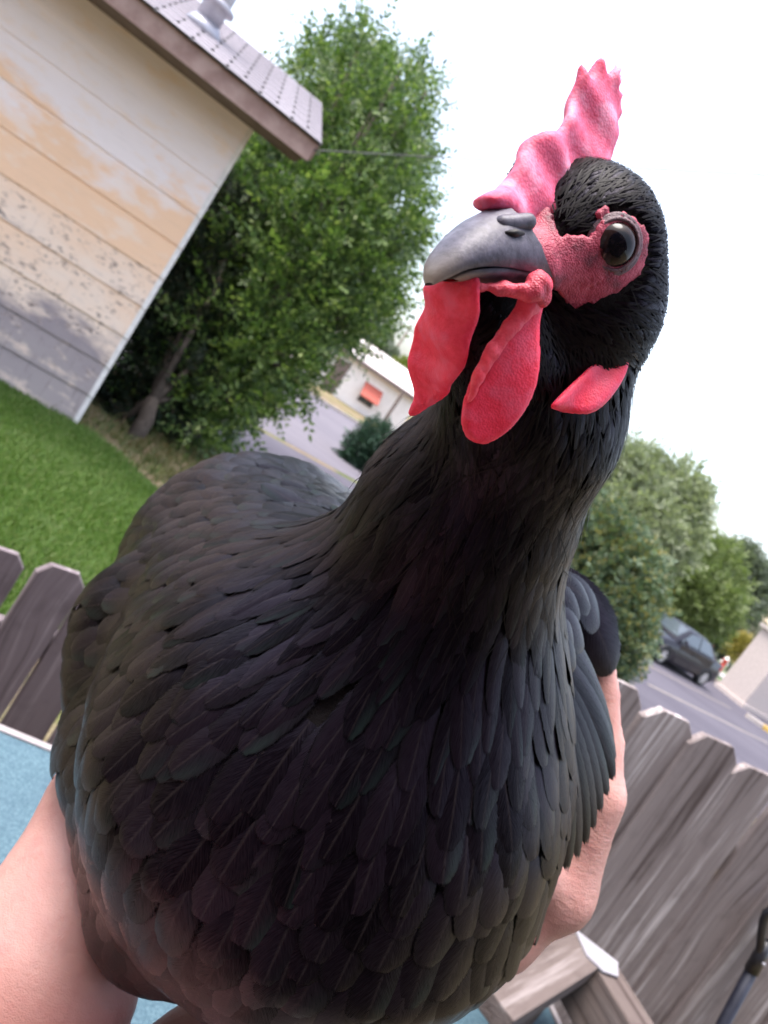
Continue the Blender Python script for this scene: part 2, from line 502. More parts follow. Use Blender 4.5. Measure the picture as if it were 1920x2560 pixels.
# rough dry grass and weeds along the house corner and the tree's foot
M_weed = m_leaf('dry_weed', [(0.05, 0.09, 0.02), (0.10, 0.12, 0.04), (0.20, 0.15, 0.07), (0.07, 0.11, 0.03), (0.25, 0.17, 0.10)], 0.25, 0.6)
wq = np.stack([rng.uniform(-3.6, 1.5, 26000), rng.uniform(6.6, 13.0, 26000)], 1)
keep = (sd_poly(wq, lpa) > 0.0) & (np.sin(wq[:, 0] * 3.1 + wq[:, 1]) + np.sin(wq[:, 1] * 2.3 - wq[:, 0] * 1.1) + 1.6 * rng.random(len(wq)) > 0.6)
wq = wq[keep]
v, f = blades(wq, gz(wq[:, 0], wq[:, 1]), 0.04, 0.13, 0.006, 0.9)
ob('dry_weeds', mesh_np('dry_weeds', v, f, smooth=False), M_weed, label='rough dry weeds on the soil below the leafy tree', cat='weeds', kind='stuff')

# ================================================================== HOUSE WITH PEELING SIDING
HAZ = R(24.0)
HC = np.append(hit_z(190, 1058, 0.0)[:2], 0.0)               # foot of the visible corner
we_ = np.array([-math.cos(HAZ), -math.sin(HAZ), 0])           # along the wall, to the left
wnm = np.array([math.sin(HAZ), -math.cos(HAZ), 0])            # out of the wall, to the camera
top_corner = hit_plane(645, 340, HC, wnm)
WALLH = float(top_corner[2])
CLAP = WALLH / 9.7
house = empty('house', HC, 'house with peeling cream and peach clapboards and a grey shingle roof', 'house', rz=HAZ + math.pi)
# house frame: local x runs left along the wall, local y away from the camera, z up   (rz = HAZ + pi)
def hl(P):
    d = np.asarray(P) - HC
    return np.array([d @ we_, d @ wnm, d[2]])
# local axes: x = we_, y = wnm (towards camera), z
t = NT('peeling_clapboard_paint')
p = t.tc(); s = t.sep(p)
big = t.noise(t.map(p, (0.9, 1, 1.5)), 1.0, 4, 0.55); med = t.noise(t.map(p, (3.0, 3, 7)), 1.0, 6, 0.65)
fine = t.noise(t.map(p, (14, 14, 30)), 1.0, 6, 0.7); grain = t.noise(t.map(p, (3, 40, 120)), 1.0, 4, 0.6)
bi = t.math('FLOOR', t.math('DIVIDE', t.math('ADD', s[2], 0.011), CLAP))
wn_ = t.new('TexWhiteNoise', noise_dimensions='1D', W=bi).outputs['Value']
big = t.noise(t.comb(t.math('MULTIPLY', s[0], 0.9), t.math('MULTIPLY', wn_, 9.0), t.math('MULTIPLY', s[2], 1.5)), 1.0, 4, 0.55)
zz = t.math('ADD', s[2], t.math('MULTIPLY', t.math('SUBTRACT', big, 0.5), 1.3))
zz = t.math('ADD', zz, t.math('MULTIPLY', t.math('SUBTRACT', wn_, 0.5), 0.5))
zz = t.math('ADD', zz, t.math('MULTIPLY', t.math('SUBTRACT', med, 0.5), 0.7))
white = (0.84, 0.75, 0.75); peach = (0.85, 0.57, 0.39); cream = (0.84, 0.67, 0.56); grey = (0.30, 0.255, 0.275)
c = t.ramp(t.math('DIVIDE', zz, 3.4), [(0.0, (0.40, 0.345, 0.34)), (0.13, (0.36, 0.31, 0.32)), (0.22, grey), (0.31, cream), (0.48, peach), (0.66, peach), (0.72, white), (1.0, white)])
c = t.mix(t.range(med, 0.5, 0.68, 0, 0.7), c, cream)
flake = t.math('MULTIPLY', t.range(fine, 0.52, 0.60), t.range(t.math('ABSOLUTE', t.math('SUBTRACT', zz, 1.0)), 0.15, 0.8, 1.0, 0.0))
flake = t.math('MULTIPLY', flake, t.range(med, 0.44, 0.56))
drip = t.noise(t.map(p, (22, 1, 2.2)), 1.0, 5, 0.65)
c = t.mix(t.math('MULTIPLY', t.range(drip, 0.56, 0.7, 0, 0.55), t.range(zz, 0.3, 1.8, 1.0, 0.0)), c, (0.20, 0.165, 0.17))
c = t.mix(t.math('MULTIPLY', flake, 0.85), c, (0.17, 0.13, 0.13))
c = t.mix(t.range(grain, 0.55, 0.8, 0, 0.25), c, (0.24, 0.2, 0.2))
M_clap = t.done(c, 0.75, t.bump(t.math('SUBTRACT', grain, t.math('MULTIPLY', flake, 1.5)), 0.35, 0.006), Specular_IOR_Level=0.25)
M_trimw = m_noise('white_trim_paint', (0.66, 0.63, 0.62), (0.80, 0.77, 0.76), 20, 0.6, 0.1)
M_fascia = m_noise('faded_brown_fascia', (0.24, 0.15, 0.13), (0.36, 0.25, 0.22), 6, 0.8, 0.2)
M_soffit = m_noise('shade_dark_soffit', (0.10, 0.075, 0.065), (0.15, 0.115, 0.10), 5, 0.8, 0.1)  # shadow under the eave put into the dark brown colour
CH = WALLH / 9.7
OV = 0.80
E0 = hl(hit_plane(768, 402, HC + wnm * OV, wnm))             # low end of the fascia
ex0, ez0 = float(E0[0]), float(E0[2])
WALLH = ez0 + 0.10
NC = int(math.ceil(WALLH / CH))
WL = 7.5
bm = bmesh.new(); box(bm, (WL / 2 + 0.01, -0.12, WALLH / 2), (WL, 0.2, WALLH)); 
ob('wall_core', bm_mesh('wall_core', bm), M_soffit, house)
bm = bmesh.new(); box(bm, (0.1, -3.0, WALLH / 2), (0.18, 5.5, WALLH))
ob('end_wall', bm_mesh('end_wall', bm), m_noise('end_wall_boards', (0.3, 0.25, 0.22), (0.4, 0.34, 0.3), 4), house)
for k in range(NC):
    z0, z1 = k * CH, min((k + 1) * CH, WALLH)
    cut = [0.0, 1.9 + 0.9 * ((k * 37) % 5) / 5, WL]
    for a_, b_ in zip(cut[:-1], cut[1:]):
        bm = bmesh.new()
        # lapped board: thick at the butt, thin at the head
        prof = [(-0.018, z0 - 0.012), (0.022, z0 - 0.012), (0.006, z1 - 0.002), (-0.018, z1 - 0.002)]
        prism(bm, [(q[0] + 0.0, q[1]) for q in prof], (a_ + 0.0015, 0, 0), np.array([0, 1.0, 0]), np.array([0, 0, 1.0]), np.array([1.0, 0, 0]), b_ - a_ - 0.003)
        ob('clapboard', bm_mesh('clapboard', bm), M_clap, house)
    bm = bmesh.new()
    prof = [(-0.03, z0 - 0.018), (0.029, z0 - 0.018), (0.011, z1 - 0.022), (-0.03, z1 - 0.022)]
    prism(bm, prof, (-0.012, 0, 0), np.array([0, 1.0, 0]), np.array([0, 0, 1.0]), np.array([1.0, 0, 0]), 0.048)
    ob('corner_cap', bm_mesh('corner_cap', bm), M_trimw, house)
# eave: fascia, soffit, roof plane, shingle courses
FH = 0.16
bm = bmesh.new(); box(bm, ((ex0 + WL) / 2, OV - 0.0125, ez0 + FH / 2), (WL - ex0, 0.025, FH))
ob('fascia', bm_mesh('fascia', bm), M_fascia, house)
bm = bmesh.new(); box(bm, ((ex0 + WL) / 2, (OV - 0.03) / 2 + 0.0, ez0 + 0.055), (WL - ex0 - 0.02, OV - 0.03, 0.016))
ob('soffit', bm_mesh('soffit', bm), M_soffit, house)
SL = R(19.0)
up_s = np.array([0, -math.cos(SL), math.sin(SL)])             # up the slope (away from camera)
rn_s = np.array([0, math.sin(SL), math.cos(SL)])
r_o = np.array([ex0 - 0.03, OV + 0.03, ez0 + FH + 0.004])
rw = we_ * 0 + (we_ * up_s[0] + wnm * up_s[1] + np.array([0, 0, 1.0]) * up_s[2])
rnw = wnm * rn_s[1] + np.array([0, 0, 1.0]) * rn_s[2]
r_ow = HC + we_ * r_o[0] + wnm * r_o[1] + np.array([0, 0, r_o[2]])
hp = hit_plane(803, 262, r_ow, rnw)
RLEN = min(max(float((hp - r_ow) @ rw), 2.2), 5.0)
bm = bmesh.new()
prism(bm, [(0, -0.012), (RLEN, -0.012), (RLEN, 0.0), (0, 0.0)], r_o, up_s, rn_s, np.array([1.0, 0, 0]), WL - ex0)
ob('roof_deck', bm_mesh('roof_deck', bm), m_noise('dark_felt', (0.03, 0.027, 0.03), (0.05, 0.045, 0.05)), house)
bm = bmesh.new()
prism(bm, [(0, -0.15), (RLEN, -0.15), (RLEN, -0.016), (0, -0.016)], r_o + np.array([0.004, -0.03, 0]), up_s, rn_s, np.array([1.0, 0, 0]), 0.028)
ob('rake_board', bm_mesh('rake_board', bm), M_fascia, house)
t = NT('grey_asphalt_shingle')
p = t.tc(); rnd = t.new('NewGeometry').outputs['Random Per Island']
fn = t.noise(p, 60, 5, 0.7)
c = t.mix(t.range(rnd, 0, 1), (0.27, 0.245, 0.27), (0.36, 0.33, 0.36)); c = t.mix(t.range(fn, 0.4, 0.7, 0, 0.5), c, (0.22, 0.2, 0.22))
M_shing = t.done(c, 0.9, t.bump(fn, 0.4, 0.004), Specular_IOR_Level=0.25)
ncs = int(RLEN / 0.145)
for k in range(ncs):
    bm = bmesh.new()
    s0 = -0.02 + k * 0.145; off = (k % 2) * 0.15
    x = -off
    while x < WL - ex0:
        xa, xb = max(x, 0.0) + 0.012, min(x + 0.30, WL - ex0) - 0.012
        if xb - xa > 0.03:
            o_ = r_o + np.array([xa, 0, 0])
            prism(bm, [(s0, 0.010), (s0 + 0.17, 0.002), (s0 + 0.17, 0.006), (s0, 0.017)], o_, up_s, rn_s, np.array([1.0, 0, 0]), xb - xa)
        x += 0.30
    ob('shingle_course', bm_mesh('shingle_course', bm), M_shing, house)
# roof vent: pipe, storm collar, cap
M_galv = m_noise('galvanised_steel', (0.30, 0.29, 0.33), (0.42, 0.41, 0.45), 9, 0.45, 0.05, metal=0.6)
vb = hl(hit_plane(508, 72, r_ow, rnw))
bm = bmesh.new(); tube(bm, [vb + np.array([0, 0, -0.03]), vb + np.array([0, 0, 0.75])], [0.11, 0.11], 20)
pipe = ob('vent_pipe', bm_mesh('vent_pipe', bm, True), M_galv, house)
bm = bmesh.new(); tube(bm, [vb + np.array([0, 0, 0.20]), vb + np.array([0, 0, 0.235]), vb + np.array([0, 0, 0.26])], [0.165, 0.16, 0.112], 24)
ob('storm_collar', bm_mesh('storm_collar', bm, True), M_galv, pipe)
bm = bmesh.new(); tube(bm, [vb + np.array([0, 0, -0.05]), vb + np.array([0, 0, 0.07])], [0.20, 0.115], 24)
ob('pipe_boot', bm_mesh('pipe_boot', bm, True), M_galv, pipe)
bm = bmesh.new(); tube(bm, [vb + np.array([0, 0, 0.80]), vb + np.array([0, 0, 0.86])], [0.16, 0.05], 24)
tube(bm, [vb + np.array([0.07, 0, 0.7]), vb + np.array([0.07, 0, 0.83])], 0.008, 6)
ob('rain_cap', bm_mesh('rain_cap', bm), M_galv, pipe)
# service wire from the eave to a far pole
wa = HC + we_ * ex0 + wnm * OV + np.array([0, 0, ez0 + 0.1])
wb = at(3300, 470, 34.0)
pts = []
for i in range(40):
    s_ = i / 39.0
    pts.append(wa * (1 - s_) + wb * s_ - np.array([0, 0, 1.0]) * 0.25 * 4 * s_ * (1 - s_))
bm = bmesh.new(); tube(bm, pts, 0.006, 6)
ob('overhead_wire', bm_mesh('overhead_wire', bm), m_noise('wire_rubber', (0.05, 0.05, 0.05), (0.08, 0.08, 0.08)), label='thin overhead wire running from the eave past the tree', cat='wire')
wpole_base = wb.copy(); wpole_base[2] = STZ
M_pole = m_wood('pole_wood', (0.10, 0.075, 0.055), (0.19, 0.15, 0.12), (0.28, 0.23, 0.19), 1, 0.002)
def utility_pole(base, h, label, group):
    e = empty('utility_pole', base, label, 'pole', group)
    bm = bmesh.new(); tube(bm, [(0, 0, -0.3), (0, 0, h)], [0.15, 0.10], 12)
    ob('shaft', bm_mesh('shaft', bm, True), M_pole, e)
    ob('cross_arm', box_mesh('cross_arm', (0, -0.12, h - 0.5), (2.2, 0.1, 0.12), 0.01), M_pole, e)
    for x in (-0.95, -0.4, 0.4, 0.95):
        bm = bmesh.new(); tube(bm, [(x, -0.12, h - 0.44), (x, -0.12, h - 0.3), (x, -0.12, h - 0.27)], [0.045, 0.03, 0.05], 8)
        ob('insulator', bm_mesh('insulator', bm, True), M_conc, e)
    return e
pw = utility_pole(wpole_base, float(wb[2] - STZ) + 0.3, 'wooden utility pole holding up the overhead wire', 'utility poles')

# ================================================================== FENCES
M_picket_r = m_wood('weathered_cedar', (0.085, 0.062, 0.058), (0.25, 0.208, 0.20), (0.64, 0.58, 0.57), 0.8, 0.012)
M_picket_l = m_wood('weathered_grey_picket', (0.085, 0.066, 0.07), (0.19, 0.155, 0.165), (0.38, 0.33, 0.345), 1.0, 0.006)
def picket_mesh(w, h, th, ear, seed):
    rr = random.Random(seed)
    bm = bmesh.new()
    nz = 14
    # a slightly bowed plank with chamfered (dog-eared) top corners
    bow = rr.uniform(-0.004, 0.004); tw = rr.uniform(-0.02, 0.02)
    e1_, e2_ = ear * rr.uniform(0.85, 1.2), ear * rr.uniform(0.85, 1.2)
    rows = [(i / nz) * (h - ear * 1.0) for i in range(nz + 1)]
    secs = [(z, -w / 2 + rr.uniform(-0.0012, 0.0012), w / 2 + rr.uniform(-0.0012, 0.0012)) for z in rows]
    secs.append((h, -w / 2 + e1_, w / 2 - e2_))
    rings = []
    for z, xa, xb in secs:
        y = bow * math.sin(math.pi * z / h); k = tw * (z / h - 0.5)
        c = 0.004
        ring = [(xa + c, -th / 2), (xb - c, -th / 2), (xb, -th / 2 + c), (xb, th / 2), (xa, th / 2), (xa, -th / 2 + c)]
        rings.append([bm.verts.new((x, y + yy + k * x, z)) for x, yy in ring])
    m = len(rings[0])
    for i in range(len(rings) - 1):
        for k in range(m):
            bm.faces.new((rings[i][k], rings[i][(k + 1) % m], rings[i + 1][(k + 1) % m], rings[i + 1][k]))
    bm.faces.new(rings[-1]); bm.faces.new(rings[0][::-1])
    return bm_mesh('picket', bm)
FR0 = hit_z(1662, 1761, 1.757); FR1 = hit_z(1896, 1900, 1.757)
fdir = unit((FR1 - FR0) * np.array([1, 1, 0])); fang = math.atan2(fdir[1], fdir[0])
fstep = float(np.linalg.norm((FR1 - FR0)[:2])) / 2
tall = empty('tall_fence', np.array([FR0[0], FR0[1], 0.0]), 'tall weathered dog-eared board fence behind the table', 'fence', rz=fang)
hh = {-1: 1.762, 0: 1.757, 1: 1.752, 2: 1.757, 3: 1.742}
for i in range(-4, 9):
    m = picket_mesh(fstep - 0.0045, hh.get(i, 1.75 + 0.008 * math.sin(i * 3.3)) - 0.04, 0.019, 0.034, 100 + i)
    o = ob('picket', m, M_picket_r, tall)
    o.location = (i * fstep, 0.006 * math.sin(i * 2.2), 0.04)
    o.rotation_euler = (0, R(-4.5 + 0.5 * math.sin(i * 1.9)), 0)
for z in (0.35, 0.95, 1.5):
    ob('rail', box_mesh('rail', (2.0 * fstep, 0.033, z), (13.2 * fstep, 0.038, 0.085), 0.003), M_picket_r, tall)
for i in (-4.5, 8.6):
    ob('post', box_mesh('post', (i * fstep, 0.10, 0.83), (0.089, 0.089, 1.66), 0.004), M_picket_r, tall)
FL0 = hit_z(8, 1372, 1.10); FL1 = hit_z(155, 1421, 1.10)
ldir = unit((FL1 - FL0) * np.array([1, 1, 0])); lang = math.atan2(ldir[1], ldir[0])
lstep = float(np.linalg.norm((FL1 - FL0)[:2]))
low = empty('low_fence', np.array([FL0[0], FL0[1], 0.0]), 'low grey picket fence with gaps in front of the lawn', 'fence', rz=lang)
for i in range(-4, 6):
    m = picket_mesh(lstep - 0.020, 1.10 - 0.03 + 0.006 * math.sin(i * 2.7), 0.019, 0.032, 200 + i)
    o = ob('picket', m, M_picket_l, low)
    o.location = (i * lstep, 0, 0.03); o.rotation_euler = (0, R(0.6 * math.sin(i * 1.7)), 0)
for z in (0.25, 0.85):
    ob('rail', box_mesh('rail', (0.5 * lstep, 0.031, z), (10.4 * lstep, 0.038, 0.085), 0.003), M_picket_l, low)
for i in (-4.4, 5.55):
    ob('post', box_mesh('post', (i * lstep, 0.096, 0.55), (0.089, 0.089, 1.1), 0.004), M_picket_l, low)

# ================================================================== DECK, TABLE, WOODEN FRAME, SHOVEL
DECKZ = 0.30
EXH, EYH, EZH = np.array([1.0, 0, 0]), np.array([0, 1.0, 0]), np.array([0, 0, 1.0])
M_deck = m_wood('deck_board', (0.10, 0.08, 0.07), (0.2, 0.165, 0.15), (0.32, 0.27, 0.25), 1.0, 0.004, axis='x')
deck = ob('deck', box_mesh('deck', (0.1, -0.2, DECKZ - 0.09), (2.4, 2.6, 0.10)), M_deck, kind='structure')
for i in range(18):
    b = ob('plank', box_mesh('plank', (0, 0, 0), (2.4, 0.138, 0.028), 0.004), M_deck, deck)
    b.location = (0.1, -1.5 + 0.07 + i * 0.1445, DECKZ - 0.0245)
M_home = m_noise('brown_siding', (0.13, 0.095, 0.08), (0.18, 0.135, 0.115), 4, 0.85, 0.1)
home = empty('unseen_deck_house', (0.0, -1.62, 0.0), 'unseen brown house wall assumed behind the deck, added to block sky light', 'house')  # unseen wall and eave, added to keep sky light off the hen's breast
ob('wall', box_mesh('wall', (0, -0.15, 1.7), (11.0, 0.2, 3.4)), M_home, home)
for k in range(14):
    ob('clapboard', box_mesh('clapboard', (0, -0.03, 0.12 + k * 0.24), (11.0, 0.03, 0.225), 0.004), M_home, home)
bm = bmesh.new(); prism(bm, [(-3.0, 4.5), (0.75, 3.32), (0.75, 3.18), (-3.0, 4.3)], (-5.6, 0, 0), EYH, EZH, EXH, 11.2)
ob('roof', bm_mesh('roof', bm), M_shing, home)
ob('fascia', box_mesh('fascia', (0, 0.775, 3.24), (11.2, 0.03, 0.2)), M_fascia, home)
ob('door', box_mesh('door', (-1.6, 0.005, 1.35), (0.95, 0.06, 2.08), 0.01), M_trimw, home)
TZ = 1.09
tcn = [hit_z(0, 1828, TZ), hit_z(160, 1893, TZ)]
tdir = unit((tcn[1] - tcn[0]) * np.array([1, 1, 0])); tnn = np.array([-tdir[1], tdir[0], 0])
tc_pt = hit_z(1330, 2470, TZ)                              # a point on the rounded corner
tang = math.atan2(tdir[1], tdir[0])
# table frame: x along the far edge, y away; far edge at y = 0, right end at x = XR
far0 = tcn[0]
rr_ = tc_pt - far0
XR = float(rr_ @ tdir) + 0.03
tbl = empty('patio_table', np.array([far0[0], far0[1], DECKZ]), 'patio table with a blue speckled top and pale metal rim', 'table', rz=tang)
t = NT('blue_speckled_top')
p = t.tc()
vo = t.new('TexVoronoi', Vector=p, Scale=180.0); n1 = t.noise(p, 230, 4, 0.75); n2 = t.noise(p, 12, 4, 0.6)
c = t.mix(t.range(n1, 0.35, 0.7), (0.036, 0.080, 0.108), (0.115, 0.19, 0.225))
c = t.mix(t.range(n2, 0.4, 0.65, 0, 0.35), c, (0.042, 0.082, 0.115))
sp = t.range(t.noise(p, 900, 2, 0.5), 0.70, 0.76)
c = t.mix(t.math('MULTIPLY', sp, 0.7), c, (0.4, 0.46, 0.48))
M_blue = t.done(c, 0.55, t.bump(vo.outputs['Distance'], 0.5, 0.0015), Specular_IOR_Level=0.4)
M_rim = m_noise('pale_metal_rim', (0.28, 0.245, 0.25), (0.36, 0.32, 0.32), 15, 0.45, 0.05)
def rrect(x0, x1, y0, y1, r, seg=8):
    out = []
    for cx, cy, a0 in ((x1 - r, y1 - r, 0), (x0 + r, y1 - r, 90), (x0 + r, y0 + r, 180), (x1 - r, y0 + r, 270)):
        for k in range(seg + 1):
            a = R(a0 + 90 * k / seg); out.append((cx + r * math.cos(a), cy + r * math.sin(a)))
    return out
TX0, TY0 = XR - 1.55, -0.92
EX, EY, EZ = np.array([1.0, 0, 0]), np.array([0, 1.0, 0]), np.array([0, 0, 1.0])
bm = bmesh.new(); prism(bm, rrect(TX0, XR, TY0, 0, 0.14), (0, 0, TZ - DECKZ - 0.012), EX, EY, EZ, 0.012)
top = ob('table_top', bm_mesh('table_top', bm), M_blue, tbl)
ou, inn = rrect(TX0 - 0.014, XR + 0.014, TY0 - 0.014, 0.014, 0.154), rrect(TX0 + 0.002, XR - 0.002, TY0 + 0.002, -0.002, 0.138)
bm = bmesh.new(); za, zb = TZ - DECKZ - 0.03, TZ - DECKZ + 0.004
ro = [[bm.verts.new((x, y, z)) for x, y in pl] for pl, z in ((ou, za), (ou, zb), (inn, zb), (inn, TZ - DECKZ - 0.0135), )]
nn = len(ou)
for a_ in range(3):
    for k in range(nn):
        bm.faces.new((ro[a_][k], ro[a_][(k + 1) % nn], ro[a_ + 1][(k + 1) % nn], ro[a_ + 1][k]))
ob('rim', bm_mesh('rim', bm), M_rim, tbl)
for lx in (TX0 + 0.12, XR - 0.12):
    for ly in (TY0 + 0.12, -0.12):
        bm = bmesh.new(); tube(bm, [(lx, ly, 0.0), (lx, ly, TZ - DECKZ - 0.014)], 0.016, 10)
        ob('leg', bm_mesh('leg', bm, True), M_rim, tbl)

# weathered timber frame corner beside the table (two boards, corner post, white cap)
FZ = 1.28
M_frame = m_wood('split_grey_timber', (0.055, 0.038, 0.034), (0.135, 0.105, 0.096), (0.27, 0.23, 0.22), 1.3, 0.008, axis='x')
c0 = hit_z(1432, 2322, FZ); c1 = hit_z(1285, 2392, FZ); c2 = hit_z(1640, 2560, FZ)
da = unit((c1 - c0) * np.array([1, 1, 0])); db = unit((hit_z(1640, 2560, FZ) - hit_z(1548, 2415, FZ)) * np.array([1, 1, 0]))
frame = empty('timber_frame', np.array([c0[0], c0[1], DECKZ]), 'weathered grey timber frame corner between the table and tall fence', 'frame')
def plank_obj(name, p0, d, L, w, th, ztop, mat, parent, side):
    ang = math.atan2(d[1], d[0])
    m = box_mesh(name, (L / 2, side * w / 2, -th / 2), (L, w, th), 0.003, 2)
    o = ob(name, m, mat, parent)
    o.location = (p0[0] - c0[0], p0[1] - c0[1], ztop - DECKZ); o.rotation_euler = (0, 0, ang)
    return o
plank_obj('board', c0, da, 0.42, 0.085, 0.04, FZ, M_frame, frame, 1)
bst = hit_z(1548, 2415, FZ)
plank_obj('board', bst, db, 0.60, 0.085, 0.11, FZ - 0.003, M_frame, frame, -1)
pm_ = box_mesh('post', (0, 0, 0), (0.085, 0.085, FZ - DECKZ - 0.045), 0.004)
o = ob('post', pm_, M_frame, frame); o.location = V(da * 0.05 + unit(da + db) * 0.03) + Vector((0, 0, (FZ - DECKZ - 0.045) / 2)); o.rotation_euler = (0, 0, math.atan2(da[1], da[0]))
pe = V(bst - c0) + V(db * 0.55) ; 
o = ob('post', pm_, M_frame, frame); o.location = (pe.x, pe.y, (FZ - DECKZ - 0.045) / 2); o.rotation_euler = (0, 0, math.atan2(db[1], db[0]))
wq_ = [hit_z(*q, FZ + 0.008) - c0 for q in [(1440, 2318), (1548, 2402), (1549, 2438), (1512, 2425), (1470, 2385)]]
bm = bmesh.new(); prism(bm, [(q[0], q[1]) for q in wq_], (0, 0, FZ - DECKZ + 0.0005), EX, EY, EZ, 0.004)
ob('white_cap', bm_mesh('white_cap', bm), m_noise('white_plastic', (0.30, 0.285, 0.31), (0.35, 0.335, 0.36), 8, 0.5, 0.05), frame)

# shovel with a black D-grip leaning on the tall fence
M_blk = m_noise('black_plastic', (0.010, 0.010, 0.014), (0.022, 0.022, 0.028), 30, 0.32, 0.05, 0.001, spec=0.6)
M_shaft = m_noise('dark_blue_grey_shaft', (0.014, 0.015, 0.026), (0.028, 0.03, 0.046), 14, 0.4, 0.05)
fn_ = np.array([fdir[1], -fdir[0], 0])                    # towards the camera from the fence
fp0 = FR0 + fn_ * 0.055
g_top = hit_plane(1905, 2378, fp0, fn_)                   # shaft top, below the grip
g_bot = hit_plane(1812, 2552, fp0 + fn_ * 0.02, fn_)
sdv = unit(g_bot - g_top)
foot = g_top + sdv * ((0.02 + DECKZ - g_top[2]) / sdv[2])
sh = empty('shovel', np.array([foot[0], foot[1], DECKZ]), 'shovel with black D-shaped grip leaning against the tall fence', 'shovel')
org = np.array([foot[0], foot[1], DECKZ])
bm = bmesh.new(); tube(bm, [g_top - org, (g_top + sdv * 0.5) - org, foot - org - sdv * 0.22], 0.0155, 14)
ob('shaft', bm_mesh('shaft', bm, True), M_shaft, sh)
gside = unit(np.cross(sdv, fn_)); gup = -sdv
if gside @ im_r < 0: gside = -gside
loop = [(0, -0.02), (-0.012, 0.01), (-0.030, 0.045), (-0.047, 0.085), (-0.050, 0.105), (-0.040, 0.121), (-0.02, 0.127), (0.02, 0.127), (0.040, 0.121), (0.050, 0.105), (0.047, 0.085), (0.030, 0.045), (0.012, 0.01), (0, -0.02)]
bm = bmesh.new(); tube(bm, [g_top - org + gside * a_ + gup * b_ for a_, b_ in loop], 0.011, 10)
tube(bm, [g_top - org + gup * 0.03, g_top - org - gup * 0.06], [0.016, 0.019], 12)
grip = ob('grip', bm_mesh('grip', bm, True), M_blk, sh)
bm = bmesh.new(); tube(bm, [g_top - org - gup * 0.02 + fn_ * 0.016, g_top - org - gup * 0.02 + fn_ * 0.0225], 0.005, 8)
ob('rivet', bm_mesh('rivet', bm, True), M_galv, grip)
bm = bmesh.new()
bl = [(-0.10, 0.0), (-0.10, -0.17), (-0.06, -0.225), (0, -0.245), (0.06, -0.225), (0.10, -0.17), (0.10, 0.0), (0.03, 0.02), (-0.03, 0.02)]
prism(bm, bl, foot - org - sdv * 0.245, gside, gup, fn_, 0.003)
ob('blade', bm_mesh('blade', bm), M_galv, sh)

# ================================================================== TREES AND SHRUBS
def leaf_template(n_leaf, length, lw, ll, droop=0.25, pinnate=True):
    """a spray: leaflets along a twig; returns verts, tri-faces (leaf = 4-vertex folded diamond)"""
    v, f = [], []
    for i in range(n_leaf):
        s = (i + 1) / n_leaf
        side = (-1) ** i if i < n_leaf - 1 else 0
        base = np.array([0, s * length * 0.95, -droop * length * s * s])
        ang = side * R(58 if pinnate else 40) + rng.normal() * 0.25
        d = np.array([math.sin(ang), math.cos(ang), -0.15 + rng.normal() * 0.25]); d = unit(d)
        w = unit(np.cross(d, [0, 0, 1.0])) * lw * 0.5
        k = ll * (0.8 + 0.4 * rng.random())
        fold = np.array([0, 0, lw * 0.15])
        b = len(v)
        v += [base, base + d * k * 0.45 + w + fold, base + d * k, base + d * k * 0.45 - w + fold]
        f += [(b, b + 1, b + 2), (b, b + 2, b + 3)]
    return np.array(v), np.array(f)
def rand_rot(dirs, roll):
    """rotation matrices taking +Y to dirs with random roll about it"""
    n = len(dirs)
    y = dirs / np.linalg.norm(dirs, axis=1, keepdims=True)
    ref = np.tile(np.array([0, 0, 1.0]), (n, 1)); bad = np.abs(y[:, 2]) > 0.95; ref[bad] = [1, 0, 0]
    x = np.cross(y, ref); x /= np.linalg.norm(x, axis=1, keepdims=True); z = np.cross(x, y)
    c, s = np.cos(roll)[:, None], np.sin(roll)[:, None]
    x2 = x * c + z * s; z2 = -x * s + z * c
    return np.stack([x2, y, z2], 2)
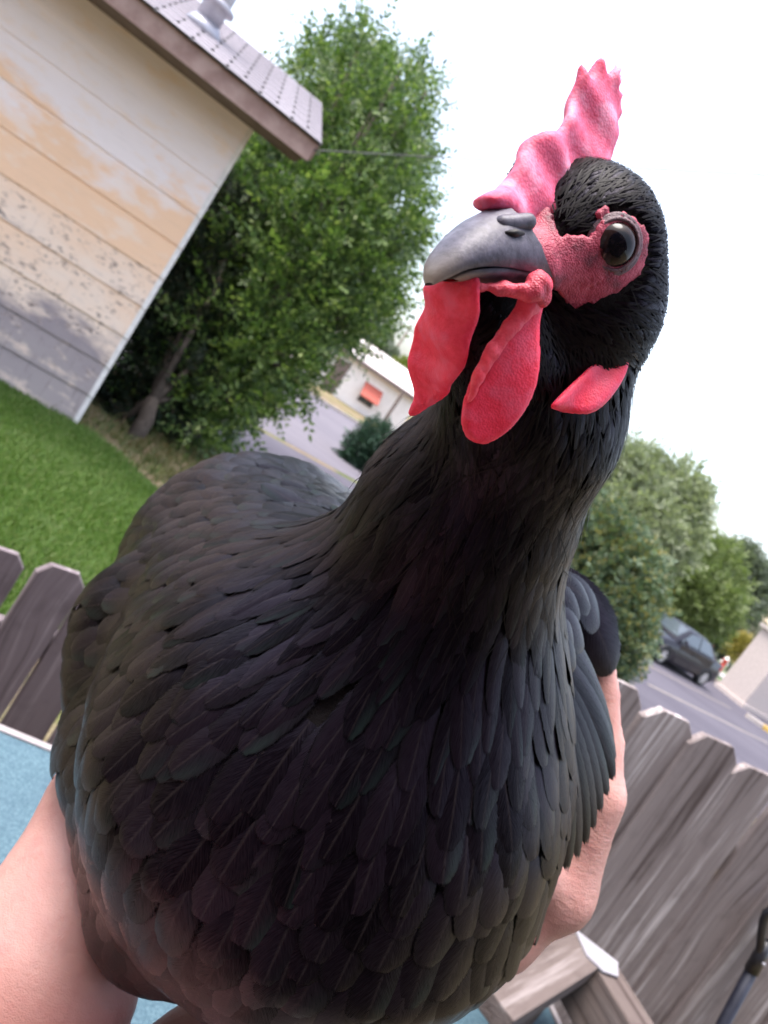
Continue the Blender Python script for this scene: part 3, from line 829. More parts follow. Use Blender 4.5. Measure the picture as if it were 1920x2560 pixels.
def make_tree(name, label, cat, base, blobs, n_spray, tmpl, mat, barkmat, trunk_r, scale=(0.7, 1.3), shell=0.55, group=None, up=0.25, bare=None, trunk_to=None):
    """blobs: list of (centre, radius, weight). sprays spread through each blob's volume, denser towards its skin"""
    base = np.asarray(base, float)
    e = empty(name, base, label, cat, group)
    W = np.array([b[2] * b[1] ** 2 for b in blobs]); W = W / W.sum()
    V_, F_ = [], []; off = 0
    tv, tf = tmpl
    for (c, r, w), fr in zip(blobs, W):
        n = int(n_spray * fr)
        d = rng.standard_normal((n, 3)); d /= np.linalg.norm(d, axis=1, keepdims=True)
        rad = r * (shell + (1 - shell) * rng.random(n) ** 0.6) * (0.82 + 0.36 * rng.random(n))
        lump = 1 + 0.20 * np.sin(d[:, 0] * 5 + c[0] * 3) * np.sin(d[:, 1] * 6 + c[2]) + 0.12 * np.sin(d[:, 2] * 9 + d[:, 0] * 7)
        pos = np.asarray(c) + d * (rad * lump)[:, None] * np.array([1, 1, 0.95])
        dirs = d * 0.9 + rng.standard_normal((n, 3)) * 0.55 + np.array([0, 0, up])
        M = rand_rot(dirs, rng.random(n) * 6.283)
        s = scale[0] + (scale[1] - scale[0]) * rng.random(n)
        vv = np.einsum('nij,mj->nmi', M, tv) * s[:, None, None] + pos[:, None, :]
        ff = tf[None] + (np.arange(n) * len(tv))[:, None, None] + off
        V_.append(vv.reshape(-1, 3)); F_.append(ff.reshape(-1, 3)); off += n * len(tv)
    v = np.concatenate(V_) - base; f = np.concatenate(F_)
    zmin = gz(v[:, 0] + base[0], v[:, 1] + base[1]) - base[2] + 0.02
    v[:, 2] = np.maximum(v[:, 2], zmin)
    ob('crown', mesh_np('crown', v, f, smooth=False), mat, e)
    # trunk with limbs to the blobs
    cc = np.mean([b[0] for b in blobs], axis=0) - base if trunk_to is None else np.asarray(trunk_to) - base
    fork = np.array([cc[0] * 0.25, cc[1] * 0.25, max(cc[2] * 0.45, 0.15)])
    bm = bmesh.new()
    tube(bm, [(0, 0, -0.15), fork * 0.5 + np.array([0.03, 0.02, 0]), fork], [trunk_r * 1.25, trunk_r, trunk_r * 0.8], 10)
    ob('trunk', bm_mesh('trunk', bm, True), barkmat, e)
    for (c, r, w) in blobs:
        c_ = np.asarray(c) - base
        mid = fork * 0.45 + c_ * 0.55 + rng.standard_normal(3) * r * 0.15
        end = c_ + (c_ - fork) / (np.linalg.norm(c_ - fork) + 1e-6) * r * 0.5
        bm = bmesh.new(); tube(bm, [fork * 0.96, mid, c_, end], [trunk_r * 0.55, trunk_r * 0.36, trunk_r * 0.22, trunk_r * 0.06], 7)
        ob('limb', bm_mesh('limb', bm, True), barkmat, e)
    return e
M_bark = m_wood('tree_bark', (0.035, 0.026, 0.022), (0.07, 0.055, 0.045), (0.13, 0.105, 0.085), 0.6, 0.01)

def B(px, py, d, rpx, w=1.0):
    return (at(px, py, d), rpx * d / FPX, w)

# big leafy tree beside the house
M_elm = m_leaf('elm_leaf', [(0.022, 0.05, 0.016), (0.07, 0.12, 0.030), (0.04, 0.08, 0.022), (0.15, 0.22, 0.06), (0.08, 0.14, 0.04), (0.26, 0.32, 0.11)], 0.4, 0.42)
tm = leaf_template(11, 0.40, 0.042, 0.085)
blobs = [B(880, 180, 10.6, 85), B(800, 200, 10.8, 80), B(990, 200, 10.4, 65), B(900, 330, 10.2, 130), B(800, 360, 10.6, 120), B(1000, 400, 10.2, 70), B(1010, 310, 10.4, 70),
         B(960, 520, 9.9, 110), B(830, 540, 9.9, 150), B(700, 560, 10.2, 130), B(1000, 620, 10.2, 55), B(890, 690, 9.9, 110), B(740, 720, 9.6, 140), B(600, 700, 9.9, 120),
         B(560, 850, 9.4, 120), B(680, 880, 9.2, 100), B(830, 800, 9.8, 80), B(450, 960, 9.2, 105), B(570, 990, 9.0, 90), B(370, 1060, 9.0, 70), B(480, 1060, 8.8, 70),
         B(740, 940, 9.4, 55, 0.5), B(660, 1000, 9.2, 45, 0.5), B(520, 560, 10.6, 100), B(660, 430, 10.9, 100), B(900, 110, 10.8, 35, 0.6), B(1060, 240, 10.6, 30, 0.5), B(930, 800, 10.2, 45, 0.4),
         B(300, 1060, 8.6, 70, 3.5), B(250, 1080, 8.4, 45, 1.5), B(350, 950, 8.9, 90, 3.5), B(430, 830, 9.2, 100, 3.5), B(500, 710, 9.6, 100, 3.5), B(570, 600, 10.0, 95, 3.5), B(640, 500, 10.4, 80, 3.5), B(690, 400, 10.6, 60, 1.2)]
blobs = [b for b in blobs if b[2] < 1.4]
deep = []
for (c_, r_, w_) in blobs:                                     # the crown is several metres deep
    v_ = unit(c_ - CP)
    deep += [(c_ + v_ * 1.3 + np.array([0, 0, 0.05]), r_ * 1.1, 0.55), (c_ + v_ * 2.5, r_ * 1.1, 0.4)]
blobs = [(c_, r_ * (0.78 if project(c_)[0] > 955 else 1.0), w_ * (0.5 if project(c_)[1] < 420 else 1.0)) for (c_, r_, w_) in blobs] + deep
blobs += [B(330, 1000, 10.6, 80, 1.0), B(420, 860, 10.8, 90, 1.0), B(500, 720, 11.0, 90, 1.0), B(580, 590, 11.4, 90, 1.0), B(640, 480, 11.8, 80, 1.0), B(290, 1070, 9.6, 60, 1.2)]
base = hit_z(455, 1108, 0.0); base = base * 1.0; base[2] = float(gz(base[0], base[1]))
make_tree('leafy_tree', 'tall leafy green tree growing beside the house corner', 'tree', base, blobs, 13500, tm, M_elm, M_bark, 0.12, (0.6, 1.25), 0.25, up=0.15)

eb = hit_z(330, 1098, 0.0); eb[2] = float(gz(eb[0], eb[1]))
M_ever = m_leaf('shade_dark_leaf', [(0.010, 0.020, 0.011), (0.016, 0.030, 0.015), (0.013, 0.024, 0.012), (0.028, 0.045, 0.02), (0.05, 0.033, 0.018)], 0.12, 0.6)  # leaf tints near black: deep shade beside the wall put into their colour
make_tree('shade_dark_evergreen', 'evergreen bush against the house corner, recess shade put into its leaf colour', 'shrub', eb, [B(320, 1005, 8.9, 72), B(385, 900, 9.1, 82), B(455, 785, 9.3, 88), B(255, 1088, 8.5, 40), B(525, 665, 9.6, 85), B(600, 545, 9.9, 75), B(450, 970, 8.9, 80), B(540, 850, 9.2, 75), B(380, 1060, 8.7, 60)], 3600, leaf_template(11, 0.30, 0.035, 0.07), M_ever, M_bark, 0.09, (0.6, 1.1), 0.2, up=0.1)
# shrub and trees on the right
M_shrub = m_leaf('shrub_leaf', [(0.06, 0.10, 0.055), (0.10, 0.15, 0.085), (0.08, 0.125, 0.075), (0.16, 0.21, 0.13), (0.26, 0.22, 0.06), (0.08, 0.12, 0.07), (0.19, 0.25, 0.16)], 0.3, 0.4)
tms = leaf_template(7, 0.22, 0.055, 0.085)
sb = hit_z(1530, 1720, STZ); sb[2] = STZ
dS = 15.6
blobs = [B(1500, 1330, dS, 85), B(1440, 1420, dS, 100), B(1560, 1420, dS - .4, 90), B(1500, 1500, dS - .6, 100), B(1590, 1500, dS - .3, 70), B(1460, 1560, dS - .3, 100), B(1560, 1590, dS - .6, 75), B(1520, 1660, dS - .4, 70), B(1580, 1390, dS, 60), B(1400, 1330, dS + .3, 80), B(1610, 1440, dS, 40)]
make_tree('round_shrub', 'rounded blue-green shrub with yellowing leaves by the tall fence', 'shrub', sb, blobs, 5200, tms, M_shrub, M_bark, 0.07, (0.75, 1.35), 0.3)
M_pale = m_leaf('pale_tree_leaf', [(0.19, 0.22, 0.13), (0.27, 0.30, 0.19), (0.22, 0.25, 0.155), (0.34, 0.37, 0.25), (0.16, 0.185, 0.12)], 0.35, 0.5)
tmb = leaf_template(7, 0.45, 0.11, 0.17)
tb = hit_z(1560, 1600, STZ); tb = at(1560, 1560, 27.0); tb[2] = STZ
dT = 27.0
blobs = [B(1600, 1190, dT, 75), B(1530, 1180, dT, 70), B(1680, 1230, dT, 70), B(1590, 1290, dT - 1, 100), B(1690, 1310, dT, 70), B(1500, 1280, dT, 90), B(1640, 1370, dT, 80), B(1730, 1250, dT, 35)]
make_tree('pale_tree', 'pale grey-green tree rising behind the rounded shrub', 'tree', tb, blobs, 4200, tmb, M_pale, M_bark, 0.16, (0.7, 1.3), 0.3)
M_mid = m_leaf('green_tree_leaf', [(0.11, 0.15, 0.05), (0.16, 0.20, 0.075), (0.13, 0.17, 0.06), (0.21, 0.25, 0.10), (0.09, 0.125, 0.05)], 0.35, 0.5)
tb = at(1690, 1600, 33.0); tb[2] = STZ
blobs = [B(1720, 1390, 33, 75), B(1790, 1410, 33, 60), B(1740, 1480, 32, 85), B(1680, 1450, 33, 60), B(1810, 1480, 33, 55), B(1780, 1540, 32, 60), B(1690, 1530, 32, 55)]
make_tree('green_tree', 'yellow-green round tree above the parked black car', 'tree', tb, blobs, 3400, tmb, M_mid, M_bark, 0.16, (0.7, 1.3), 0.3)
M_drk = m_leaf('dark_tree_leaf', [(0.09, 0.115, 0.08), (0.13, 0.155, 0.11), (0.16, 0.185, 0.135), (0.10, 0.125, 0.095)], 0.3, 0.5)
tb = at(1800, 1650, 44.0); tb[2] = STZ
blobs = [B(1860, 1420, 44, 50), B(1885, 1450, 44, 40), B(1870, 1500, 44, 50), B(1835, 1560, 43, 55), B(1840, 1390, 44, 35), B(1800, 1590, 43, 40)]
make_tree('dark_tree', 'dark grey-green tree farthest along the street beyond the car', 'tree', tb, blobs, 2600, tmb, M_drk, M_bark, 0.2, (0.9, 1.5), 0.3)
M_yel = m_leaf('yellow_leaf', [(0.30, 0.24, 0.05), (0.24, 0.21, 0.06), (0.35, 0.27, 0.07)], 0.3, 0.5)
yb = at(1846, 1640, 38.0); yb[2] = STZ
make_tree('yellow_shrub', 'small yellow shrub beside the red brick wall', 'shrub', yb, [B(1850, 1612, 38, 22), B(1840, 1632, 38, 18), B(1858, 1598, 38, 14)], 420, tmb, M_yel, M_bark, 0.05, (0.5, 0.8), 0.2)
yb = at(1905, 1640, 40.0); yb[2] = STZ
make_tree('grey_shrub', 'grey-brown bush growing behind the pale stucco pillar', 'shrub', yb, [B(1895, 1600, 40, 32), B(1915, 1625, 40, 30), B(1885, 1625, 40, 22)], 520, tmb, m_leaf('grey_leaf', [(0.14, 0.14, 0.10), (0.2, 0.19, 0.14), (0.11, 0.12, 0.08)], 0.2, 0.6), M_bark, 0.05, (0.6, 0.9), 0.2)
# left background: hedge against the hen's neck, trees behind the far bungalow
hb = hit_z(905, 1178, STZ); hb[2] = STZ
dh = float((hb - CP) @ fw)
M_hedge = m_leaf('hedge_leaf', [(0.02, 0.05, 0.03), (0.035, 0.075, 0.045), (0.03, 0.06, 0.035), (0.06, 0.11, 0.075)], 0.2, 0.4)
make_tree('dark_shrub', 'dark green shrub at the roadside opposite the bungalow', 'shrub', hb, [B(900, 1120, dh, 40), B(940, 1090, dh, 40), B(880, 1150, dh, 32), B(950, 1140, dh, 50)], 1300, tms, M_hedge, M_bark, 0.05, (0.7, 1.2), 0.25)
tb = at(870, 960, 70.0); tb[2] = STZ
make_tree('far_tree', 'dark tree behind the roof of the white bungalow', 'tree', tb, [B(890, 870, 70, 45), B(930, 860, 70, 40), B(950, 890, 70, 30), B(850, 890, 70, 45), B(810, 880, 70, 50), B(905, 915, 70, 40)], 1800, leaf_template(7, 0.9, 0.26, 0.36), M_drk, M_bark, 0.25, (0.8, 1.3), 0.3)
tb = at(1010, 1000, 66.0); tb[2] = STZ
make_tree('lime_tree', 'bright yellow-green tree behind the end of the bungalow', 'tree', tb, [B(1010, 945, 66, 32), B(1035, 965, 66, 30), B(985, 935, 66, 18), B(1050, 940, 66, 30)], 1100, leaf_template(7, 0.9, 0.22, 0.32), m_leaf('lime_leaf', [(0.16, 0.19, 0.04), (0.22, 0.25, 0.06), (0.13, 0.16, 0.035)], 0.35, 0.5), M_bark, 0.2, (0.8, 1.2), 0.3)

# ================================================================== FAR BUNGALOW (left) AND STREET THINGS
bB = hit_z(945, 1062, STZ); bA = hit_z(848, 998, STZ)
bdir = unit((bB - bA) * np.array([1, 1, 0])); bang = math.atan2(bdir[1], bdir[0])
dB = float((bB - CP) @ fw)
bun = empty('bungalow', np.array([bA[0], bA[1], STZ]), 'white bungalow with a red awning across the grey street', 'house', rz=bang)
bo = np.array([bA[0], bA[1], STZ]); bny = np.array([-bdir[1], bdir[0], 0])
def bl_(P):
    d = np.asarray(P) - bo
    return np.array([d @ bdir, d @ bny, d[2]])
eav = bl_(hit_plane(985, 965, bA - bny * 0.4, bny)); WH = float(min(max(eav[2], 2.4), 3.2))
rend = bl_(hit_plane(1040, 1000, bA - bny * 0.4, bny))
bl = float(rend[0]) + 0.3; b0 = -7.5
M_white = m_noise('white_house_paint', (0.78, 0.71, 0.68), (0.84, 0.78, 0.75), 3, 0.7, 0.05)
M_roofw = m_noise('pale_roof', (0.50, 0.45, 0.43), (0.58, 0.52, 0.50), 4, 0.85, 0.1)
M_brown = m_noise('brown_paint', (0.14, 0.10, 0.09), (0.2, 0.15, 0.13), 6, 0.7, 0.1)
M_red = m_noise('red_awning', (0.45, 0.10, 0.07), (0.55, 0.14, 0.10), 6, 0.6, 0.05)
M_glass = NT('window_glass').done((0.05, 0.055, 0.06), 0.08, Specular_IOR_Level=0.6)
ob('wall', box_mesh('wall', ((bl + b0) / 2, 4.0, WH / 2), (bl - b0, 8.0, WH)), M_white, bun)
bm = bmesh.new()
prism(bm, [(-0.45, WH), (4.0, WH + 1.15), (8.45, WH), (8.45, WH + 0.16), (4.0, WH + 1.33), (-0.45, WH + 0.16)], (b0 - 0.4, 0, 0), EY, EZ, EX, bl - b0 + 0.8)
ob('roof', bm_mesh('roof', bm), M_roofw, bun)
ob('fascia', box_mesh('fascia', ((bl + b0) / 2, -0.47, WH + 0.06), (bl - b0 + 0.8, 0.03, 0.22)), M_brown, bun)
for yy in (4.0,):
    bm = bmesh.new(); prism(bm, [(0, WH - 0.001), (8.0, WH - 0.001), (4.0, WH + 1.1)], (bl - 0.02, 0, 0), EY, EZ, EX, 0.022)
    ob('gable', bm_mesh('gable', bm), M_white, bun)
for zc in [0.25 + 0.3 * k for k in range(int(WH / 0.3))]:
    ob('siding_lap', box_mesh('siding_lap', ((bl + b0) / 2, -0.008, zc), (bl - b0, 0.016, 0.012)), M_white, bun)
wc = bl_(hit_plane(925, 985, bA, bny))
def window(x, z, w, h):
    f_ = ob('window', box_mesh('window', (x, -0.02, z), (w, 0.06, h)), M_brown, bun)
    ob('pane', box_mesh('pane', (x - w * 0.24, -0.055, z), (w * 0.42, 0.01, h * 0.84)), M_glass, f_)
    ob('pane', box_mesh('pane', (x + w * 0.24, -0.055, z), (w * 0.42, 0.01, h * 0.84)), M_glass, f_)
wx, wz = float(wc[0]), float(wc[2]) - 0.05
window(wx, wz - 0.1, 1.0, 1.1)
bm = bmesh.new()
prism(bm, [(-0.03, wz + 0.55), (-0.62, wz - 0.2), (-0.62, wz - 0.28), (-0.60, wz - 0.28), (-0.03, wz + 0.51)], (wx - 0.62, 0, 0), EY, EZ, EX, 1.24)
ob('awning', bm_mesh('awning', bm), M_red, bun)
window(wx - 4.2, wz, 1.3, 1.0)
ob('door', box_mesh('door', (wx - 2.3, -0.03, 1.02), (0.9, 0.05, 2.04), 0.01), M_brown, bun)
px_ = bl_(hit_plane(975, 1045, bA - bny * 1.6, bny))
ob('porch_post', box_mesh('porch_post', (float(px_[0]), -0.9, WH / 2), (0.16, 0.16, WH)), M_brown, bun)
upb = at(915, 985, 75.0); upb[2] = STZ
utility_pole(upb, 8.2, 'distant wooden utility pole behind the white bungalow', 'utility poles')

# street things on the right
pb = hit_z(1853, 1768, STZ)
M_stucco = m_noise('pale_stucco', (0.44, 0.37, 0.34), (0.54, 0.46, 0.43), 14, 0.9, 0.4, 0.01)
pil = empty('stucco_pillar', np.array([pb[0], pb[1], STZ]), 'broad pale stucco pillar standing at the kerb', 'pillar', rz=math.atan2(rd[1], rd[0]))
ob('shaft', box_mesh('shaft', (1.2, 0.6, 1.45), (2.4, 1.2, 2.7), 0.03, 2), M_stucco, pil)
ob('plinth', box_mesh('plinth', (1.2, 0.6, 0.05), (2.56, 1.36, 0.26), 0.02, 2), M_stucco, pil)
ob('capstone', box_mesh('capstone', (1.2, 0.6, 2.88), (2.64, 1.44, 0.14), 0.02, 2), M_conc, pil)
yk0, yk1 = hit_z(1862, 1792, STZ), hit_z(1990, 1880, STZ)
M_yelp = m_noise('yellow_kerb_paint', (0.55, 0.34, 0.07), (0.62, 0.42, 0.12), 8, 0.7, 0.2)
yk = empty('parking_kerb', np.array([yk0[0], yk0[1], STZ]), 'concrete kerb block painted yellow along the road', 'kerb', rz=math.atan2(*(yk1 - yk0)[1::-1]))
yl = float(np.linalg.norm(yk1 - yk0))
ob('block', box_mesh('block', (yl * 0.16, 0, 0.07), (yl * 0.30, 0.2, 0.18), 0.03, 2), M_conc, yk)
ob('painted_block', box_mesh('painted_block', (yl * 0.66, 0, 0.07), (yl * 0.69, 0.2, 0.18), 0.03, 2), M_yelp, yk)
def red_wall():
    a_, b_ = at(1735, 1545, 52.0), at(1925, 1672, 50.0)
    a_[2] = b_[2] = STZ
    d = unit(b_ - a_); L = float(np.linalg.norm(b_ - a_))
    e = empty('brick_wall', a_, 'low red brick wall far across the street', 'wall', rz=math.atan2(d[1], d[0]))
    M_brick = m_noise('dull_red_brick', (0.30, 0.13, 0.10), (0.38, 0.19, 0.15), 5, 0.9, 0.2)
    k = 0; x = 0
    while x < L:
        ob('wall_panel', box_mesh('wall_panel', (x + 1.2, 0, 0.55), (2.38, 0.2, 1.3)), M_brick, e)
        ob('pier', box_mesh('pier', (x, 0, 0.68), (0.35, 0.34, 1.6), 0.02), M_stucco, e)
        x += 2.4
red_wall()
# hydrant: barrel, bonnet, side nozzles
hy = at(1803, 1672, 24.0); hyd = hit_z(1795, 1676, STZ)
hyd = empty('fire_hydrant', np.array([hyd[0], hyd[1], STZ + 0.1]), 'small red and white fire hydrant near the black car', 'hydrant')
M_hyd = m_noise('hydrant_red', (0.5, 0.06, 0.05), (0.58, 0.09, 0.07), 9, 0.5, 0.1)
bm = bmesh.new(); tube(bm, [(0, 0, -0.05), (0, 0, 0.04), (0, 0, 0.05), (0, 0, 0.48), (0, 0, 0.50), (0, 0, 0.53)], [0.17, 0.17, 0.115, 0.115, 0.16, 0.16], 16)
ob('barrel', bm_mesh('barrel', bm, True), M_hyd, hyd)
bm = bmesh.new(); tube(bm, [(0, 0, 0.531), (0, 0, 0.60), (0, 0, 0.66), (0, 0, 0.68), (0, 0, 0.73)], [0.13, 0.115, 0.06, 0.03, 0.03], 16)
ob('bonnet', bm_mesh('bonnet', bm, True), M_white, hyd)
for s in (-1, 1):
    bm = bmesh.new(); tube(bm, [(s * 0.10, 0, 0.36), (s * 0.20, 0, 0.36)], [0.055, 0.06], 10)
    ob('nozzle', bm_mesh('nozzle', bm, True), M_white, hyd)
for px, py, d, near_ in ((1828, 1607, 47, 'the yellow shrub and the brick wall'), (1888, 1650, 41, 'the grey-brown bush'), (1873, 1662, 40, 'the stucco pillar and far lawn')):
    q = at(px, py, d); q[2] = STZ + 0.1
    e = empty('white_post', q, 'small white marker post near ' + near_, 'post', 'white posts on the far lawn')
    bm = bmesh.new(); box(bm, (0, 0, 0.5), (0.14, 0.14, 1.2)); 
    ob('stake', bm_mesh('stake', bm), M_white, e)
    ob('plate', box_mesh('plate', (0, -0.085, 0.95), (0.4, 0.03, 0.35), 0.01), M_white, e)

# ---- sedan
def lerp_tab(tab, x):
    xs_ = [r[0] for r in tab]
    return [float(np.interp(x, xs_, [r[k] for r in tab])) for k in range(1, len(tab[0]))]
M_car = NT('black_car_paint').done((0.010, 0.008, 0.013), 0.30, Coat_Weight=0.25, Coat_Roughness=0.08, Specular_IOR_Level=0.3)
M_tyre = m_noise('tyre_rubber', (0.015, 0.015, 0.016), (0.03, 0.03, 0.03), 30, 0.85, 0.2, 0.002)
M_alloy = m_noise('silver_wheel', (0.5, 0.48, 0.47), (0.6, 0.58, 0.57), 20, 0.35, 0.02, metal=0.3)
M_cglass = NT('car_glass').done((0.06, 0.075, 0.09), 0.05, Specular_IOR_Level=0.7, Coat_Weight=0.3)
M_tail = NT('tail_lamp').done((0.5, 0.02, 0.02), 0.2)
M_lampw = NT('clear_lamp').done((0.6, 0.6, 0.6), 0.15)
M_trimb = NT('black_trim').done((0.02, 0.02, 0.022), 0.5)
def sedan(loc, rz, label):
    """x runs from the rear bumper (0) to the nose (4.6), y across, z up"""
    e = empty('sedan', loc, label, 'car', rz=rz)
    # x, z_sill, z_belt, halfwidth at belt
    tab = [(0.0, 0.42, 0.70, 0.70), (0.06, 0.30, 0.86, 0.78), (0.25, 0.26, 0.98, 0.835), (0.95, 0.22, 1.01, 0.865), (2.0, 0.20, 0.98, 0.875), (3.0, 0.20, 0.95, 0.87),
           (3.5, 0.22, 0.90, 0.86), (4.2, 0.26, 0.78, 0.82), (4.5, 0.30, 0.66, 0.74), (4.6, 0.40, 0.58, 0.62)]
    bm = bmesh.new(); rings = []
    for x in [0.0, 0.06, 0.15, 0.25, 0.45, 0.7, 0.95, 1.3, 1.7, 2.0, 2.5, 3.0, 3.25, 3.5, 3.8, 4.0, 4.2, 4.38, 4.5, 4.6]:
        zs, zb, hw = lerp_tab(tab, x)
        zm = zs + (zb - zs) * 0.55
        ring = [(-hw * 0.92, zs), (-hw, zs + 0.10), (-hw * 1.015, zm), (-hw * 0.97, zb - 0.05), (-hw * 0.86, zb), (-hw * 0.4, zb + 0.025), (0, zb + 0.035),
                (hw * 0.4, zb + 0.025), (hw * 0.86, zb), (hw * 0.97, zb - 0.05), (hw * 1.015, zm), (hw, zs + 0.10), (hw * 0.92, zs)]
        rings.append([bm.verts.new((x, y, z)) for y, z in ring])
    for i in range(len(rings) - 1):
        for k in range(12): bm.faces.new((rings[i][k], rings[i + 1][k], rings[i + 1][k + 1], rings[i][k + 1]))
        bm.faces.new((rings[i][12], rings[i + 1][12], rings[i + 1][0], rings[i][0]))
    bm.faces.new(rings[0]); bm.faces.new(rings[-1][::-1])
    ob('body', bm_mesh('body', bm, True), M_car, e)
    # greenhouse: roof skin and pillars, glass panels set 4 mm proud
    gt = [(0.62, 1.00, 0.72), (1.25, 1.36, 0.60), (1.7, 1.42, 0.59), (2.3, 1.43, 0.59), (2.7, 1.38, 0.60), (3.42, 0.95, 0.70)]
    bm = bmesh.new(); rings = []
    for x, zt, hw in gt:
        zb = lerp_tab(tab, x)[1] - 0.02; hb = lerp_tab(tab, x)[2] * 0.92
        k = (zt - zb) / 0.45
        rings.append([bm.verts.new(q) for q in [(x, -hb, zb), (x, -hb + (hb - hw) * min(k, 1), max(zt - 0.05, zb + 0.01)), (x, -hw * 0.85, zt), (x, 0, zt + 0.02), (x, hw * 0.85, zt), (x, hb - (hb - hw) * min(k, 1), max(zt - 0.05, zb + 0.01)), (x, hb, zb)]])
    for i in range(len(rings) - 1):
        for k in range(6): bm.faces.new((rings[i][k], rings[i + 1][k], rings[i + 1][k + 1], rings[i][k + 1]))
    ob('cabin', bm_mesh('cabin', bm, True), M_car, e)
    def panel(name, quad, mat, par, th=0.012):
        q = [Vector(v) for v in quad]; n = (q[1] - q[0]).cross(q[2] - q[0]).normalized()
        c = sum(q, Vector()) / len(q)
        if n.dot(c - Vector((2.0, 0, 0.9))) < 0: n = -n
        bm = bmesh.new()
        a = [bm.verts.new(v - n * 0.03) for v in q]; b = [bm.verts.new(v + n * th) for v in q]
        bm.faces.new(a); bm.faces.new(b[::-1])
        for i in range(len(q)):
            j = (i + 1) % len(q); bm.faces.new((a[i], b[i], b[j], a[j]))
        return ob(name, bm_mesh(name, bm), mat, par)
    for s in (-1, 1):
        hb = 0.80
        d1 = panel('rear_door', [(0.98, s * 0.873, 0.62), (1.42, s * 0.878, 0.32), (2.05, s * 0.884, 0.30), (2.05, s * 0.862, 0.93), (0.98, s * 0.856, 0.95)], M_car, e, 0.006)
        panel('handle', [(1.02, s * 0.886, 0.80), (1.20, s * 0.886, 0.80), (1.20, s * 0.884, 0.84), (1.02, s * 0.884, 0.84)], M_trimb, d1, 0.02)
        d2 = panel('front_door', [(2.07, s * 0.884, 0.30), (3.05, s * 0.88, 0.30), (3.15, s * 0.868, 0.60), (3.1, s * 0.852, 0.91), (2.07, s * 0.862, 0.93)], M_car, e, 0.006)
        panel('handle', [(2.12, s * 0.886, 0.79), (2.30, s * 0.886, 0.79), (2.30, s * 0.884, 0.83), (2.12, s * 0.884, 0.83)], M_trimb, d2, 0.02)
        panel('side_window', [(1.02, s * 0.79, 1.02), (2.02, s * 0.80, 1.01), (2.02, s * 0.64, 1.36), (1.38, s * 0.64, 1.33)], M_cglass, e)
        panel('side_window', [(2.10, s * 0.80, 1.01), (3.12, s * 0.785, 0.99), (2.66, s * 0.65, 1.33), (2.10, s * 0.64, 1.36)], M_cglass, e)
        panel('tail_lamp', [(0.03, s * 0.72, 0.74), (0.30, s * 0.846, 0.76), (0.30, s * 0.83, 0.90), (0.05, s * 0.74, 0.88)], M_tail, e, 0.012)
        panel('head_lamp', [(4.50, s * 0.50, 0.55), (4.30, s * 0.79, 0.58), (4.28, s * 0.77, 0.72), (4.48, s * 0.50, 0.66)], M_lampw, e, 0.02)
        panel('mirror', [(2.98, s * 0.98, 0.95), (3.10, s * 0.98, 0.95), (3.10, s * 0.84, 1.06), (2.98, s * 0.84, 1.06)], M_car, e, 0.05)
        panel('side_moulding', [(0.95, s * 0.892, 0.56), (3.3, s * 0.892, 0.55), (3.3, s * 0.892, 0.60), (0.95, s * 0.892, 0.61)], M_trimb, e, 0.006)
        for wx in (0.92, 3.68):
            w = ob('wheel', None, None, e); w.location = (wx, s * 0.79, 0.315)
            bm = bmesh.new()
            prof = [(0.20, -0.10), (0.29, -0.105), (0.315, -0.08), (0.315, 0.08), (0.29, 0.105), (0.20, 0.10)]
            rg = [[bm.verts.new((r_ * math.cos(a_), y_, r_ * math.sin(a_))) for a_ in [2 * math.pi * k / 28 for k in range(28)]] for r_, y_ in prof]
            for i in range(len(rg)):
                j = (i + 1) % len(rg)
                for k in range(28): bm.faces.new((rg[i][k], rg[i][(k + 1) % 28], rg[j][(k + 1) % 28], rg[j][k]))
            ob('tyre', bm_mesh('tyre', bm, True), M_tyre, w)
            bm = bmesh.new()
            tube(bm, [(0, s * 0.075, 0), (0, s * 0.098, 0)], [0.06, 0.05], 12)
            for k in range(6):
                a_ = 2 * math.pi * k / 6
                rot = Matrix.Rotation(-a_, 3, 'Y')
                box(bm, (0.125 * math.cos(a_), s * 0.085, 0.125 * math.sin(a_)), (0.19, 0.02, 0.062), rot)
            rg = [[bm.verts.new((r_ * math.cos(a_), s * y_, r_ * math.sin(a_))) for a_ in [2 * math.pi * k / 28 for k in range(28)]] for r_, y_ in ((0.198, 0.06), (0.205, 0.10), (0.19, 0.10), (0.185, 0.06))]
            for i in range(4):
                for k in range(28): bm.faces.new((rg[i][k], rg[i][(k + 1) % 28], rg[(i + 1) % 4][(k + 1) % 28], rg[(i + 1) % 4][k]))
            ob('rim', bm_mesh('rim', bm), M_alloy, w)
            bm = bmesh.new(); tube(bm, [(0, s * 0.02, 0), (0, s * 0.05, 0)], [0.19, 0.19], 20)
            ob('brake_disc', bm_mesh('brake_disc', bm), M_trimb, w)
            bm = bmesh.new()
            rg = [[bm.verts.new((r_ * math.cos(a_), s * y_, r_ * math.sin(a_))) for a_ in [R(-10 + 200 * k / 20) for k in range(21)]] for r_, y_ in ((0.335, 0.02), (0.335, 0.104), (0.375, 0.100), (0.375, 0.02))]
            for i in range(3):
                for k in range(20): bm.faces.new((rg[i][k], rg[i][k + 1], rg[i + 1][k + 1], rg[i + 1][k]))
            ob('wheel_arch', bm_mesh('wheel_arch', bm, True), M_trimb, w)
    panel('rear_window', [(0.70, -0.62, 1.06), (0.70, 0.62, 1.06), (1.20, 0.50, 1.35), (1.20, -0.50, 1.35)], M_cglass, e)
    panel('windscreen', [(3.32, -0.64, 1.02), (3.32, 0.64, 1.02), (2.75, 0.52, 1.37), (2.75, -0.52, 1.37)], M_cglass, e)
